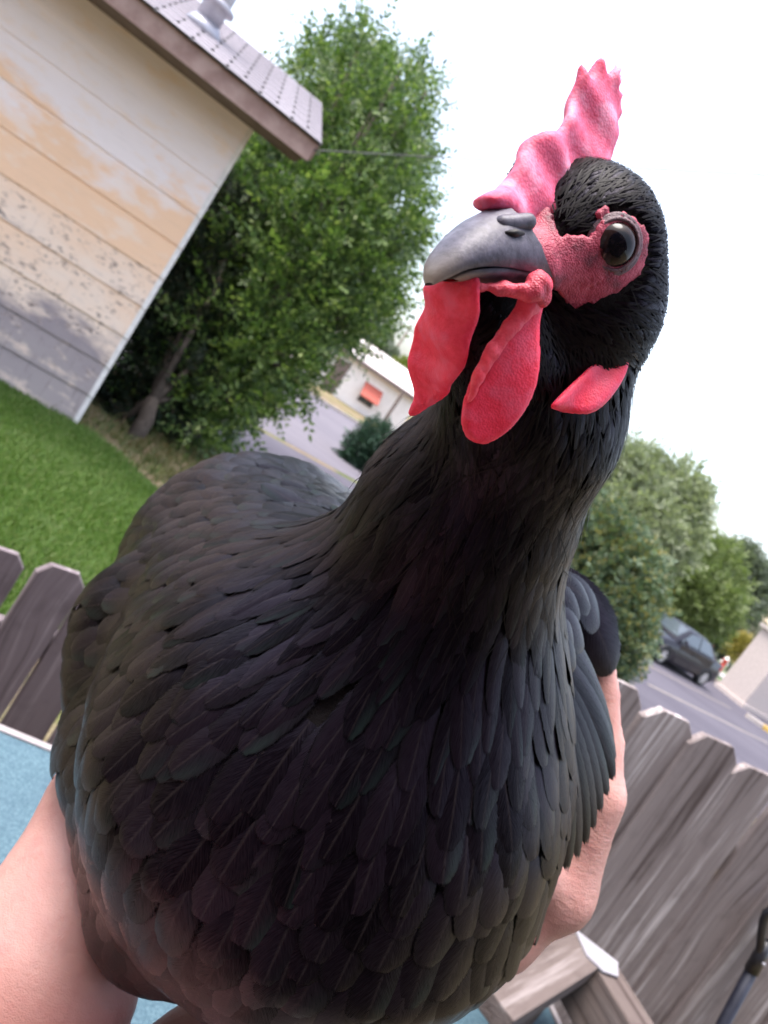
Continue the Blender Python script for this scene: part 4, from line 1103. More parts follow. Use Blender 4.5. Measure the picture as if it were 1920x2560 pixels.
    panel('rear_bumper', [(0.0, -0.70, 0.36), (0.0, 0.70, 0.36), (0.0, 0.72, 0.58), (0.0, -0.72, 0.58)], M_trimb, e, 0.06)
    panel('number_plate', [(-0.002, -0.16, 0.62), (-0.002, 0.16, 0.62), (0.02, 0.16, 0.76), (0.02, -0.16, 0.76)], M_lampw, e, 0.02)
    return e
cw = hit_z(1745, 1714, STZ + 0.012)                      # contact of the rear wheel
cang = math.atan2(-rd[1], -rd[0])                        # nose points left along the road
cx, cy = np.array([math.cos(cang), math.sin(cang), 0]), np.array([-math.sin(cang), math.cos(cang), 0])
# the near side is +y in car space when the nose points left
side = 1.0 if (cy @ (CP - cw)) > 0 else -1.0
cl_ = cw - cx * 0.92 - cy * (side * 0.89)
sedan(np.array([cl_[0], cl_[1], STZ + 0.013]), cang, 'black sedan with silver wheels parked across the road behind the shrub')

# ================================================================== HEN
def z1(x, y):                                             # working coordinates of a close-up of the head
    return 980 + 0.4973 * x, 100 + 0.4973 * y
def z3(x, y):
    return 1000 + 0.4219 * x, 380 + 0.4219 * y
skull = at(1448, 610, 0.207)
beak_tip = at(1076, 708, 0.168)
ha = unit(beak_tip - skull)
hb_ = im_u * 0.95 + im_r * 0.30 + fw * 0.10
hb_ = unit(hb_ - ha * (hb_ @ ha))
hs_ = np.cross(ha, hb_)
if hs_ @ fw > 0: hs_ = -hs_                               # hs_ points to the side we see
HB = skull + ha * 0.026 - hb_ * 0.002                     # root of the beak
N0, N1, N2, N3 = at(1462, 775, 0.214), at(1330, 1060, 0.238), at(1165, 1290, 0.27), at(1030, 1620, 0.312)
BR, RE, TA = at(845, 1890, 0.337), at(640, 1470, 0.55), at(700, 1390, 0.70)
def head_sdf(P):
    d = sd_ball(P, skull, 0.0203)
    d = smin(d, sd_cone(P, skull, HB, 0.0185, 0.0088), 0.006)
    d = smin(d, sd_ball(P, skull - hb_ * 0.010 + ha * 0.002, 0.0160), 0.006)
    d = smin(d, sd_ball(P, skull + ha * 0.014 - hb_ * 0.0165, 0.0075), 0.006)
    d = smin(d, sd_cone(P, at(1215, 775, 0.1905), at(1290, 960, 0.217), 0.0085, 0.0200), 0.008)
    d = smin(d, sd_cone(P, at(1300, 470, 0.2125), at(1350, 405, 0.2135), 0.0050, 0.0050), 0.006)
    return d
def body_sdf(P):
    d = head_sdf(P)
    d = smin(d, sd_cone(P, skull - hb_ * 0.006, N0, 0.0175, 0.0180), 0.010)
    d = smin(d, sd_cone(P, N0, N1, 0.0175, 0.0246), 0.012)
    d = smin(d, sd_cone(P, N1, N2, 0.0246, 0.0345), 0.014)
    d = smin(d, sd_cone(P, N2, N3, 0.0345, 0.0540), 0.018)
    d = smin(d, sd_cone(P, N3, BR, 0.0520, 0.1010), 0.03)
    d = smin(d, sd_cone(P, BR, RE, 0.1010, 0.092), 0.022)
    d = smin(d, sd_cone(P, RE, TA, 0.085, 0.035), 0.03)
    d = smin(d, sd_cone(P, at(330, 1580, 0.43), at(290, 1880, 0.40), 0.033, 0.028), 0.03)       # folded wing, left in the picture
    d = smin(d, sd_cone(P, at(370, 1930, 0.375), at(440, 2240, 0.345), 0.037, 0.038), 0.025)
    d = smin(d, sd_cone(P, at(1330, 1690, 0.40), at(1345, 1900, 0.392), 0.026, 0.028), 0.012)    # folded wing, right
    d = smin(d, sd_cone(P, at(1390, 1520, 0.42), at(1470, 1610, 0.41), 0.014, 0.014), 0.008)
    return d
def grad(P, fn=None, e=0.0008):
    fn = fn or body_sdf
    g = np.stack([fn(P + np.array(v) * e) - fn(P - np.array(v) * e) for v in ((1, 0, 0), (0, 1, 0), (0, 0, 1))], -1)
    return g / (np.linalg.norm(g, axis=-1, keepdims=True) + 1e-12)
def surf(px, py, off=0.0, fallback=0.35):
    r = ray(px, py); t_ = 0.10
    for _ in range(80):
        d = float(body_sdf((CP + r * t_)[None])[0]) - off
        if d < 2e-4: return CP + r * t_
        t_ += d / np.linalg.norm(r) * 0.9
        if t_ > 0.9: break
    return CP + r * fallback

hen = empty('hen', BR - np.array([0, 0, 0.11]), 'black hen with red comb and wattles held up in two hands', 'hen')
hen_o = np.array(hen.location)
def hob(name, me, mat, parent=None, label=None, kind=None):
    """mesh given in world space -> child of the hen"""
    me.transform(Matrix.Translation(-Vector(hen_o)))
    return ob(name, me, mat, parent or hen, label=label, kind=kind)

# ---- hen materials
t = NT('black_feather')
uv = t.sep(t.tc('UV'))
isl = t.new('NewGeometry').outputs['Random Per Island']; orn = t.new('ObjectInfo').outputs['Random']
rnd = t.math('FRACT', t.math('ADD', isl, t.math('MULTIPLY', orn, 7.31)))
rnd2 = t.math('FRACT', t.math('MULTIPLY', rnd, 17.7))
au = t.math('ABSOLUTE', t.math('SUBTRACT', uv[0], 0.5))
bw = t.math('SINE', t.math('ADD', t.math('MULTIPLY', uv[1], 260.0), t.math('MULTIPLY', au, -190.0)))
pn = t.noise(t.comb(t.math('MULTIPLY', uv[0], 7.0), t.math('ADD', t.math('MULTIPLY', uv[1], 40.0), t.math('MULTIPLY', au, -34.0)), t.math('MULTIPLY', rnd, 50.0)), 1.0, 3, 0.6)
barb = t.math('ADD', t.math('MULTIPLY', bw, 0.18), pn)
brown = t.mix(rnd, (0.0014, 0.0009, 0.0016), (0.0060, 0.0036, 0.0062))
green = t.mix(rnd2, (0.004, 0.008, 0.0075), (0.013, 0.022, 0.020))  # green sheen glints put into the base colour, one vane side near the tip
side = t.math('MULTIPLY', t.range(uv[0], 0.45, 0.85), 0.85)
tipm = t.range(uv[1], 0.45, 0.9)
glint_m = t.math('MULTIPLY', t.math('MULTIPLY', side, t.range(rnd2, 0.35, 0.95)), t.math('ADD', t.math('MULTIPLY', tipm, 0.75), 0.15))
c = t.mix(glint_m, brown, green)
c = t.mix(t.range(pn, 0.45, 0.75, 0, 0.25), c, (0.010, 0.0068, 0.0095))
rach = t.range(au, 0.008, 0.045, 1.0, 0.0)
c = t.mix(t.math('MULTIPLY', rach, 0.4), c, (0.024, 0.019, 0.019))
edge = t.range(au, 0.30, 0.46)
c = t.mix(t.math('MULTIPLY', edge, 0.9), c, (0.004, 0.0035, 0.004))
# loose barbs: the margin of the vane is frayed
fr = t.noise(t.comb(t.math('MULTIPLY', uv[0], 3.0), t.math('ADD', t.math('MULTIPLY', uv[1], 90.0), t.math('MULTIPLY', au, -60.0)), t.math('MULTIPLY', rnd, 91.0)), 1.0, 2, 0.6)
mar = t.math('MAXIMUM', t.range(au, 0.33, 0.5), t.range(uv[1], 0.90, 1.0))
alpha = t.range(t.math('SUBTRACT', fr, t.math('MULTIPLY', mar, 0.62)), -0.06, 0.12)
t.done(c, t.range(pn, 0.3, 0.7, 0.27, 0.42), t.bump(barb, 0.14, 0.0007), Specular_IOR_Level=t.math('ADD', t.range(pn, 0.35, 0.7, 0.05, 0.15), t.math('MULTIPLY', rnd, 0.11)), Alpha=alpha, Sheen_Weight=0.0, Sheen_Roughness=0.35)
t.set(t.b.inputs['Sheen Tint'], (0.72, 0.68, 0.85, 1))
t.set(t.b.inputs['Specular Tint'], (0.78, 0.70, 1.0, 1))
M_feather = t.m
t = NT('black_down')
pn = t.noise(t.tc(), 300, 4, 0.7)
M_down = t.done(t.mix(pn, (0.003, 0.0022, 0.0027), (0.008, 0.006, 0.0065)), 0.9, t.bump(pn, 0.5, 0.002), Specular_IOR_Level=0.15)
def m_flesh(name, c1, c2, c3, scale=900, bump=0.5, rough=0.42, sss=0.12):
    scale *= 1.5; bump *= 0.35
    t = NT(name); p = t.tc()
    v = t.new('TexVoronoi', Vector=p, Scale=scale); n = t.noise(p, 420, 4, 0.6); n2 = t.noise(p, 130, 3, 0.55)
    c = t.mix(t.range(n, 0.35, 0.65), c1, c2); c = t.mix(t.range(n2, 0.45, 0.7), c, c3)
    c = t.mix(t.range(v.outputs['Distance'], 0.0, 0.35, 0.35, 0.0), c, tuple(min(1, q * 1.35) for q in c2))
    h = t.math('SUBTRACT', t.math('MULTIPLY', n, 0.5), v.outputs['Distance'])
    t.done(c, rough, t.bump(h, bump, 0.0007), Subsurface_Weight=sss, Subsurface_Scale=0.003, Specular_IOR_Level=0.4)
    t.b.inputs['Subsurface Radius'].default_value = (1.0, 0.25, 0.2)
    return t.m
M_comb = m_flesh('comb_flesh', (0.62, 0.075, 0.165), (0.72, 0.13, 0.25), (0.78, 0.28, 0.42), 900, 0.4, 0.6, 0.5)
M_wattle = m_flesh('wattle_flesh', (0.82, 0.030, 0.080), (0.90, 0.055, 0.125), (0.85, 0.10, 0.19), 1100, 0.6, 0.55, 0.5)
M_face = m_flesh('face_skin', (0.36, 0.036, 0.075), (0.48, 0.08, 0.13), (0.13, 0.022, 0.04), 1300, 0.9, 0.5)
t = NT('slate_beak')
p = t.tc('UV'); q = t.sep(p); ob3 = t.tc()
n = t.noise(t.map(ob3, (1, 1, 1)), 420, 6, 0.65); n2 = t.noise(ob3, 170, 4, 0.6)
c = t.mix(t.range(n, 0.3, 0.7), (0.050, 0.044, 0.066), (0.105, 0.096, 0.135))
c = t.mix(t.range(n2, 0.5, 0.72, 0, 0.5), c, (0.20, 0.19, 0.24))
c = t.mix(t.range(q[0], 0.5, 1.0, 0, 0.8), c, (0.34, 0.29, 0.23))
M_beak = t.done(c, 0.48, t.bump(n, 0.3, 0.0008), Specular_IOR_Level=0.5)
t = NT('hen_eye')
p = t.sep(t.tc()); rr2 = t.math('SQRT', t.math('ADD', t.math('POWER', p[0], 2.0), t.math('POWER', p[1], 2.0)))
st = t.noise(t.tc(), 900, 3, 0.6)
c = t.ramp(t.math('DIVIDE', rr2, 0.0063), [(0.0, (0.002, 0.002, 0.004)), (0.46, (0.003, 0.003, 0.006)), (0.52, (0.016, 0.009, 0.009)), (0.78, (0.024, 0.013, 0.012)), (0.9, (0.012, 0.009, 0.011))])
c = t.mix(t.range(st, 0.5, 0.7, 0, 0.3), c, (0.03, 0.02, 0.024))
M_eye = t.done(c, 0.04, Specular_IOR_Level=0.2)
M_lid = m_flesh('eyelid_skin', (0.10, 0.055, 0.07), (0.16, 0.095, 0.11), (0.12, 0.05, 0.065), 1500, 0.6, 0.5, 0.05)

# ---- body (one continuous surface) 
allp = np.array([skull, HB, N0, N1, N2, BR, RE, TA])
bodym = sdf_mesh('body', lambda P: body_sdf(P) + 0.0012, allp.min(0) - 0.135, allp.max(0) + 0.135, 0.0034)
bco = np.array([v.co[:] for v in bodym.vertices]); bfa = np.array([p.vertices[:] for p in bodym.polygons])
hob('body', bodym, M_down)

# ---- bare red face
def wob(P, k, s):
    return (np.sin(P[..., 0] * k + 1.3 * np.sin(P[..., 2] * k * 0.7)) * np.sin(P[..., 1] * k * 1.1 + 2.0) + 0.6 * np.sin(P[..., 2] * k * 1.9 + P[..., 0] * k)) * s
eye_c = at(1525, 613, 0.1900)
_sc = {}
def face_mask(P):
    def S(a_, b_, r):
        if (a_, b_) not in _sc: _sc[(a_, b_)] = (surf(*a_), surf(*b_))
        return sd_cone(P, _sc[(a_, b_)][0], _sc[(a_, b_)][1], r, r)
    d = sd_ball(P, at(1543, 630, 0.189), 0.0088)
    d = np.minimum(d, S((1590, 650), (1505, 740), 0.0040))
    d = np.minimum(d, S((1470, 630), (1345, 622), 0.0036))
    d = np.minimum(d, S((1350, 600), (1300, 510), 0.0052))
    d = np.minimum(d, S((1345, 610), (1400, 680), 0.0040))
    d = np.minimum(d, S((1480, 665), (1430, 690), 0.0047))
    d = np.minimum(d, S((1400, 680), (1442, 742), 0.0032))
    d = np.minimum(d, S((1500, 540), (1512, 525), 0.0012))
    d = np.minimum(d, S((1290, 500), (1240, 520), 0.0050))
    return d
def face_sdf(P):
    m = face_mask(P) + wob(P, 1500, 0.0004) + wob(P, 420, 0.0002)
    h = head_sdf(P) - 0.0017 - wob(P, 1900, 0.00012)
    return np.maximum(h, m)
fm = sdf_mesh('face_skin', lambda P: np.maximum(face_sdf(P), -(head_sdf(P) + 0.0025)), skull - 0.034, skull + 0.034, 0.00075)
hob('face_skin', fm, M_face)

# ---- comb : a lobed blade standing on the midline of the head
def poly_on_plane(pix, p0, n, ex, ey):
    out = []
    for q in pix:
        d = hit_plane(q[0], q[1], p0, n) - p0
        out.append((d @ ex, d @ ey))
    return np.array(out)
def smooth_poly(poly, sub=3):
    P = np.asarray(poly); n = len(P); out = []
    for i in range(n):
        p0, p1, p2, p3 = P[i - 1], P[i], P[(i + 1) % n], P[(i + 2) % n]
        for k in range(sub):
            u = k / sub
            out.append(0.5 * ((2 * p1) + (-p0 + p2) * u + (2 * p0 - 5 * p1 + 4 * p2 - p3) * u * u + (-p0 + 3 * p1 - 3 * p2 + p3) * u ** 3))
    return np.array(out)
def blade_mesh(name, pix, p0, n, thick, rim, fold=None, h=0.0006, grow=None):
    n = unit(n)
    ey = unit(im_u - n * (im_u @ n)); ex = np.cross(ey, n)
    poly = smooth_poly(poly_on_plane(pix, p0, n, ex, ey))
    lo, hi = poly.min(0) - 0.003, poly.max(0) + 0.003
    zt = thick * 2 + 0.006
    def fn(P):
        xy, z = P[..., :2], P[..., 2]
        if fold is not None: z = z - fold(xy)
        d = sd_poly(xy, poly)
        th = rim + (thick - rim) * (1 - np.exp(np.minimum(d, 0) / 0.0022))
        if grow is not None: th = th + grow(xy)
        th = th * np.sqrt(np.clip(-d / 0.0013, 0.0, 1.0) + 1e-6)
        return np.maximum(np.abs(z) - th, d) * 0.8
    me = sdf_mesh(name, fn, (lo[0], lo[1], -zt), (hi[0], hi[1], zt), h)
    M = Matrix(((ex[0], ey[0], n[0], p0[0]), (ex[1], ey[1], n[1], p0[1]), (ex[2], ey[2], n[2], p0[2]), (0, 0, 0, 1)))
    me.transform(M)
    return me
comb_px = [z1(*q) for q in [(452, 815), (448, 790), (478, 762), (530, 742), (590, 690), (630, 610), (672, 515), (740, 462), (830, 452), (878, 372), (925, 260), (958, 135), (966, 112), (990, 176), (1012, 150), (1046, 84), (1062, 172), (1085, 150), (1140, 110), (1102, 196), (1158, 162), (1106, 250), (1162, 276), (1124, 312), (1146, 375), (1105, 470), (1065, 545), (1040, 640), (960, 760), (880, 900), (800, 930), (700, 925), (610, 935), (545, 905), (495, 872), (462, 850)]]
cn = hs_
cey = unit(im_u - hs_ * (im_u @ hs_)); cex = np.cross(cey, hs_)
cbl = poly_on_plane([z1(*q) for q in [(440, 815), (560, 870), (700, 900), (820, 900), (940, 760), (1040, 600)]], skull, hs_, cex, cey)
def comb_grow(xy):
    d = np.full(xy.shape[:-1], 1e9)
    for i in range(len(cbl) - 1):
        e = cbl[i + 1] - cbl[i]; w_ = xy - cbl[i]; h_ = np.clip((w_ @ e) / (e @ e), 0, 1)
        d = np.minimum(d, np.linalg.norm(w_ - h_[..., None] * e, axis=-1))
    return 0.0019 * np.exp(-(d / 0.0075) ** 2)
cmb = blade_mesh('comb', comb_px, skull, cn, 0.0024, 0.0012, grow=comb_grow, fold=lambda xy: 0.0011 * np.sin(xy[..., 0] * 260 + 0.6) * np.clip((xy[..., 1] - 0.0) / 0.02, 0, 1) + 0.0006 * np.sin(xy[..., 1] * 420 + xy[..., 0] * 300), h=0.0006)
hob('comb', cmb, M_comb)
# fleshy base of the comb rolling over the beak root
def comb_base(P):
    c_ = [hit_plane(*z1(*q), skull, hs_) for q in [(470, 800), (560, 800), (660, 760), (760, 700), (850, 620)]]
    d = sd_cone(P, c_[0], c_[1], 0.0021, 0.0036)
    for i, (r1, r2) in enumerate(((0.0032, 0.0036), (0.0036, 0.0034), (0.0034, 0.0024))):
        d = smin(d, sd_cone(P, c_[i + 1], c_[i + 2], r1, r2), 0.003)
    return d - 0.0 + wob(P, 500, 0.0002)
cb0 = hit_plane(*z1(640, 750), skull, hs_)

# ---- wattles and ear lobe
w_near = [z1(*q) for q in [(752, 1205), (700, 1295), (610, 1415), (510, 1525), (425, 1660), (374, 1800), (357, 1910), (376, 1995), (432, 2033), (492, 2030), (580, 1962), (662, 1850), (714, 1735), (738, 1615), (736, 1480), (748, 1380), (780, 1300), (800, 1235)]]
nw = unit(hs_ * 0.75 + ha * 0.45)
hob('wattle', blade_mesh('wattle', w_near, at(1270, 920, 0.184), nw, 0.0017, 0.0016, fold=lambda xy: 0.0013 * np.sin(xy[..., 0] * 190 + xy[..., 1] * 60 + 1.0), h=0.0007), M_wattle)
# thick rolled leading edge of the near wattle
edge_px = [z1(*q) for q in [(745, 1235), (690, 1330), (600, 1450), (510, 1560), (435, 1690), (392, 1810)]]
ec = [hit_plane(q[0], q[1], at(1270, 920, 0.184) + nw * 0.0008, nw) for q in edge_px]
def wedge(P):
    rad = [0.0030, 0.0026, 0.0022, 0.0019, 0.0015, 0.0008]
    d = sd_cone(P, ec[0], ec[1], rad[0], rad[1])
    for i in range(1, 5): d = smin(d, sd_cone(P, ec[i], ec[i + 1], rad[i], rad[i + 1]), 0.001)
    return d + wob(P, 1100, 0.00016)
ecm = np.array(ec)
hob('wattle_rim', sdf_mesh('wattle_rim', wedge, ecm.min(0) - 0.006, ecm.max(0) + 0.006, 0.0007), m_flesh('wattle_rim_flesh', (0.84, 0.060, 0.10), (0.90, 0.11, 0.165), (0.86, 0.09, 0.15), 1000, 0.5, 0.5, 0.5))
w_far = [z1(*q) for q in [(205, 1205), (300, 1188), (400, 1200), (420, 1330), (400, 1450), (390, 1580), (352, 1690), (285, 1765), (205, 1832), (140, 1884), (106, 1874), (128, 1800), (104, 1700), (90, 1560), (100, 1460), (128, 1390), (152, 1345), (180, 1290)]]
nf = unit(ha * 0.92 - hs_ * 0.22)
hob('wattle', blade_mesh('wattle', w_far, at(1120, 870, 0.187), nf, 0.0017, 0.0011, fold=lambda xy: 0.0014 * np.sin(xy[..., 0] * 240 + 1.0) + 0.0005 * np.sin(xy[..., 1] * 500 + xy[..., 0] * 250), h=0.0007), M_wattle)
# gape and chin flesh where the near wattle hangs from the corner of the mouth
gp = [at(*z1(*q), d) for q, d in [((735, 1225), 0.1765), ((700, 1270), 0.1755), ((760, 1300), 0.178), ((560, 1250), 0.1745), ((440, 1240), 0.173), ((830, 1260), 0.1785), ((905, 1270), 0.181), ((880, 1370), 0.1835), ((860, 1180), 0.1785), ((910, 1210), 0.181), ((930, 1310), 0.1825)]]
def gape(P):
    d = smin(sd_ball(P, gp[0], 0.00259), sd_ball(P, gp[1], 0.00216), 0.002)
    d = smin(d, sd_cone(P, gp[0], gp[2], 0.00245, 0.00202), 0.002)
    d = smin(d, sd_cone(P, gp[1], gp[3], 0.00173, 0.00144), 0.002)
    d = smin(d, sd_cone(P, gp[3], gp[4], 0.00144, 0.00094), 0.002)
    return d + wob(P, 1000, 0.00025)
gpm = np.array(gp)
hob('gape_skin', sdf_mesh('gape_skin', gape, gpm.min(0) - 0.007, gpm.max(0) + 0.007, 0.0007), m_flesh('gape_flesh', (0.60, 0.045, 0.085), (0.72, 0.11, 0.16), (0.48, 0.05, 0.085), 1200, 0.9, 0.5, 0.3))
lobe_vis = [z1(*q) for q in [(1228, 1490), (1185, 1540), (1120, 1640), (1040, 1715), (960, 1775), (870, 1825), (795, 1850), (870, 1872), (960, 1884), (1040, 1852), (1100, 1790), (1150, 1700), (1186, 1600)]]
lobe_px = [z1(*q) for q in [(1228, 1480), (1150, 1500), (1060, 1580), (970, 1660), (880, 1740), (810, 1810), (790, 1850), (870, 1872), (960, 1884), (1040, 1852), (1100, 1790), (1150, 1700), (1186, 1600)]]
lo_ = surf(1478, 985, 0.0022, 0.213)
lobe_n = unit(-fw * 0.85 + im_r * 0.45 - im_u * 0.1)
hob('ear_lobe', blade_mesh('ear_lobe', lobe_px, lo_, lobe_n, 0.0022, 0.0012, fold=lambda xy: 0.0010 * np.sin((xy[..., 0] - xy[..., 1]) * 420), h=0.0007), M_wattle)

# ---- beak : upper and lower mandible lofted about the midline
def mandible(name, mid_px, edge_px, widths, bulge, flip, n_t=18, n_a=9):
    mid = np.array([hit_plane(*z3(*q), skull, hs_) for q in mid_px])
    nr = np.array([hit_plane(*z3(*q), skull + hs_ * w, hs_) for q, w in zip(edge_px, widths)])
    fr = nr - hs_[None] * (2 * ((nr - skull) @ hs_))[:, None]
    def res(A):
        m = len(A); u = np.linspace(0, m - 1, n_t); out = []
        for x in u:
            i = min(int(x), m - 2); k = x - i
            p0, p1, p2, p3 = A[max(i - 1, 0)], A[i], A[i + 1], A[min(i + 2, m - 1)]
            out.append(0.5 * ((2 * p1) + (-p0 + p2) * k + (2 * p0 - 5 * p1 + 4 * p2 - p3) * k * k + (-p0 + 3 * p1 - 3 * p2 + p3) * k ** 3))
        return np.array(out)
    mid, nr, fr = res(mid), res(nr), res(fr)
    vs, uvs = [], []
    for i in range(n_t):
        hw = np.linalg.norm(nr[i] - fr[i]) / 2
        up_ = mid[i] - (nr[i] + fr[i]) / 2
        for k in range(n_a):                                     # near edge -> mid -> far edge
            th = math.pi * k / (n_a - 1)
            ce = (nr[i] + fr[i]) / 2
            cs, sn = math.cos(th), math.sin(th)
            cs = math.copysign(abs(cs) ** bulge, cs); sn = sn ** bulge
            vs.append(ce + hs_ * hw * cs + up_ * sn); uvs.append((i / (n_t - 1), k / (n_a - 1)))
    f = []
    for i in range(n_t - 1):
        for k in range(n_a - 1):
            a_ = i * n_a + k; f.append((a_, a_ + 1, a_ + n_a + 1, a_ + n_a))
        f.append((i * n_a + n_a - 1, i * n_a, (i + 1) * n_a, (i + 1) * n_a + n_a - 1))
    me = mesh_np(name, np.array(vs), np.array(f), uv=np.array(uvs))
    return me
um = mandible('upper_mandible', [(560, 318), (470, 362), (380, 430), (290, 515), (215, 620), (176, 710), (168, 775)],
              [(905, 742), (760, 700), (620, 676), (500, 678), (390, 700), (285, 748), (195, 790)], [0.0105, 0.0098, 0.0086, 0.0072, 0.0055, 0.0034, 0.0012], 0.86, 1)
upper = hob('upper_mandible', um, M_beak)
lm_ = mandible('lower_mandible', [(900, 800), (760, 838), (640, 822), (520, 795), (420, 775), (330, 768)],
               [(900, 735), (760, 712), (620, 690), (500, 692), (400, 712), (310, 752)], [0.0098, 0.0090, 0.0080, 0.0066, 0.0048, 0.0024], 0.9, -1)
hob('lower_mandible', lm_, M_beak)
# nostril: a grey flap over a dark slot at the beak root
nz_ = hit_plane(*z3(705, 425), skull + hs_ * 0.0072, hs_); nx1, nx2 = hit_plane(*z3(630, 420), skull + hs_ * 0.0066, hs_), hit_plane(*z3(790, 410), skull + hs_ * 0.0092, hs_)
ms1, ms2 = hit_plane(*z3(630, 478), skull + hs_ * 0.0078, hs_), hit_plane(*z3(745, 482), skull + hs_ * 0.0096, hs_)
def nost(P):
    d = sd_cone(P, nx1 - hs_ * 0.0012, nx2 - hs_ * 0.0016, 0.0019, 0.0021)
    return np.maximum(d, -sd_cone(P, ms1, ms2, 0.0009, 0.0006))
hob('nostril_flap', sdf_mesh('nostril_flap', nost, np.minimum(nx1, nx2) - 0.006, np.maximum(nx1, nx2) + 0.006, 0.0006), M_beak)
bm = bmesh.new(); tube(bm, [ms1 - hs_ * 0.0005, (ms1 + ms2) / 2 - hs_ * 0.0002, ms2 - hs_ * 0.0005], [0.0004, 0.0010, 0.0004], 8)
hob('nostril', bm_mesh('nostril', bm, True), NT('nostril_dark').done((0.006, 0.005, 0.007), 0.6))

# ---- eye
gaze = unit(unit(CP - eye_c) * 0.72 + hs_ * 0.42 + im_r * 0.05)
eo = bpy.data.meshes.new('eye'); bm = bmesh.new(); bmesh.ops.create_uvsphere(bm, u_segments=40, v_segments=24, radius=0.0063); bm.to_mesh(eo); bm.free()
for p_ in eo.polygons: p_.use_smooth = True
eye = ob('eye', eo, M_eye, hen)
eye.matrix_parent_inverse = Matrix.Identity(4)
eye.location = V(eye_c - hen_o); eye.rotation_euler = V(gaze).to_track_quat('Z', 'Y').to_euler()
gx_ = unit(np.cross(gaze, im_u)); gy_ = np.cross(gx_, gaze)
def lid(P):
    d = P - (eye_c + gaze * 0.0034)
    x, y, z = d @ gx_, d @ gy_, d @ gaze
    rr = np.sqrt((x / 1.0) ** 2 + (y / 1.03) ** 2)
    d1 = np.sqrt((rr - 0.0058) ** 2 + z ** 2) - 0.00050
    d2 = np.sqrt((rr - 0.0068) ** 2 + (z + 0.0010) ** 2) - 0.0007
    return smin(d1, d2, 0.0006)
hob('eyelid', sdf_mesh('eyelid', lid, eye_c - 0.012, eye_c + 0.012, 0.0005), M_lid)

# ================================================================== PLUMAGE
chain = [HB + ha * 0.004, skull + ha * 0.006, skull - hb_ * 0.008 - ha * 0.004, N0, N1, N2]
cum = np.concatenate([[0], np.cumsum([np.linalg.norm(chain[i + 1] - chain[i]) for i in range(len(chain) - 1)])])
def chain_at(s):
    s = np.clip(s, 0, cum[-1]); out = np.zeros(s.shape + (3,))
    for k in range(3): out[..., k] = np.interp(s, cum, [c_[k] for c_ in chain])
    return out
def chain_param(P):
    best = np.full(len(P), 1e9); par = np.zeros(len(P))
    for i in range(len(chain) - 1):
        a_, b_ = chain[i], chain[i + 1]; ba = b_ - a_
        h = np.clip(((P - a_) @ ba) / (ba @ ba), 0, 1)
        d = np.linalg.norm(P - a_ - h[:, None] * ba, axis=1)
        m = d < best
        best[m] = d[m]; par[m] = (cum[i] + h * (cum[i + 1] - cum[i]))[m]
    return par, best
def flow(P):
    par, dist_ = chain_param(P)
    K = chain_at(par - np.interp(par, [0, 0.03, 0.08, cum[-1] - 0.02, cum[-1]], [0.02, 0.03, 0.05, 0.05, 0.035]))
    d = P - K
    back = np.clip((par - cum[-1] + 0.004) / 0.004, 0, 1)[:, None]
    down = np.array([0, 0, -1.0]) * 0.028
    return d + back * down
def qpar(P):
    par, d = chain_param(P)
    beyond = np.clip((par - cum[-1] + 0.02) / 0.02, 0, 1)
    return par + beyond * np.clip(d - 0.042, 0, 1)
QT = cum[-1]
qs = [0.0, 0.030, 0.055, cum[3] + 0.005, cum[4], QT, QT + 0.035, QT + 0.075, QT + 0.16, QT + 0.35]
Lt = [0.005, 0.0085, 0.0110, 0.016, 0.024, 0.036, 0.037, 0.032, 0.034, 0.042]
Wt = [0.0005, 0.0007, 0.0009, 0.0014, 0.0023, 0.0040, 0.0072, 0.0092, 0.0098, 0.0115]
St = [0.0010, 0.0012, 0.0015, 0.0022, 0.0034, 0.0055, 0.0076, 0.0096, 0.0106, 0.0130]
# scatter roots
tri = np.concatenate([bfa[:, [0, 1, 2]], bfa[:, [0, 2, 3]]])
ar = 0.5 * np.linalg.norm(np.cross(bco[tri[:, 1]] - bco[tri[:, 0]], bco[tri[:, 2]] - bco[tri[:, 0]]), axis=1)
ctr = bco[tri].mean(1); wgt = ar / np.interp(qpar(ctr), qs, St) ** 2; wgt /= wgt.sum()
NCAND = 60000
pick = rng.choice(len(tri), NCAND, p=wgt)
u_, v_ = rng.random(NCAND), rng.random(NCAND); sw = u_ + v_ > 1; u_[sw], v_[sw] = 1 - u_[sw], 1 - v_[sw]
cand = bco[tri[pick, 0]] * (1 - u_ - v_)[:, None] + bco[tri[pick, 1]] * u_[:, None] + bco[tri[pick, 2]] * v_[:, None]
cs_ = np.interp(qpar(cand), qs, St)
cell = {}; keep = []
G = 0.004
for i in range(NCAND):
    p_ = cand[i]; r_ = cs_[i]; k = tuple((p_ / G).astype(int)); m = int(r_ / G) + 1
    ok = True
    for a_ in range(k[0] - m, k[0] + m + 1):
        for b_ in range(k[1] - m, k[1] + m + 1):
            for c_ in range(k[2] - m, k[2] + m + 1):
                for j in cell.get((a_, b_, c_), ()):
                    e_ = cand[j] - p_
                    if e_[0] * e_[0] + e_[1] * e_[1] + e_[2] * e_[2] < r_ * r_: ok = False; break
                if not ok: break
            if not ok: break
        if not ok: break
    if ok:
        cell.setdefault(k, []).append(i); keep.append(i)
root = cand[keep]
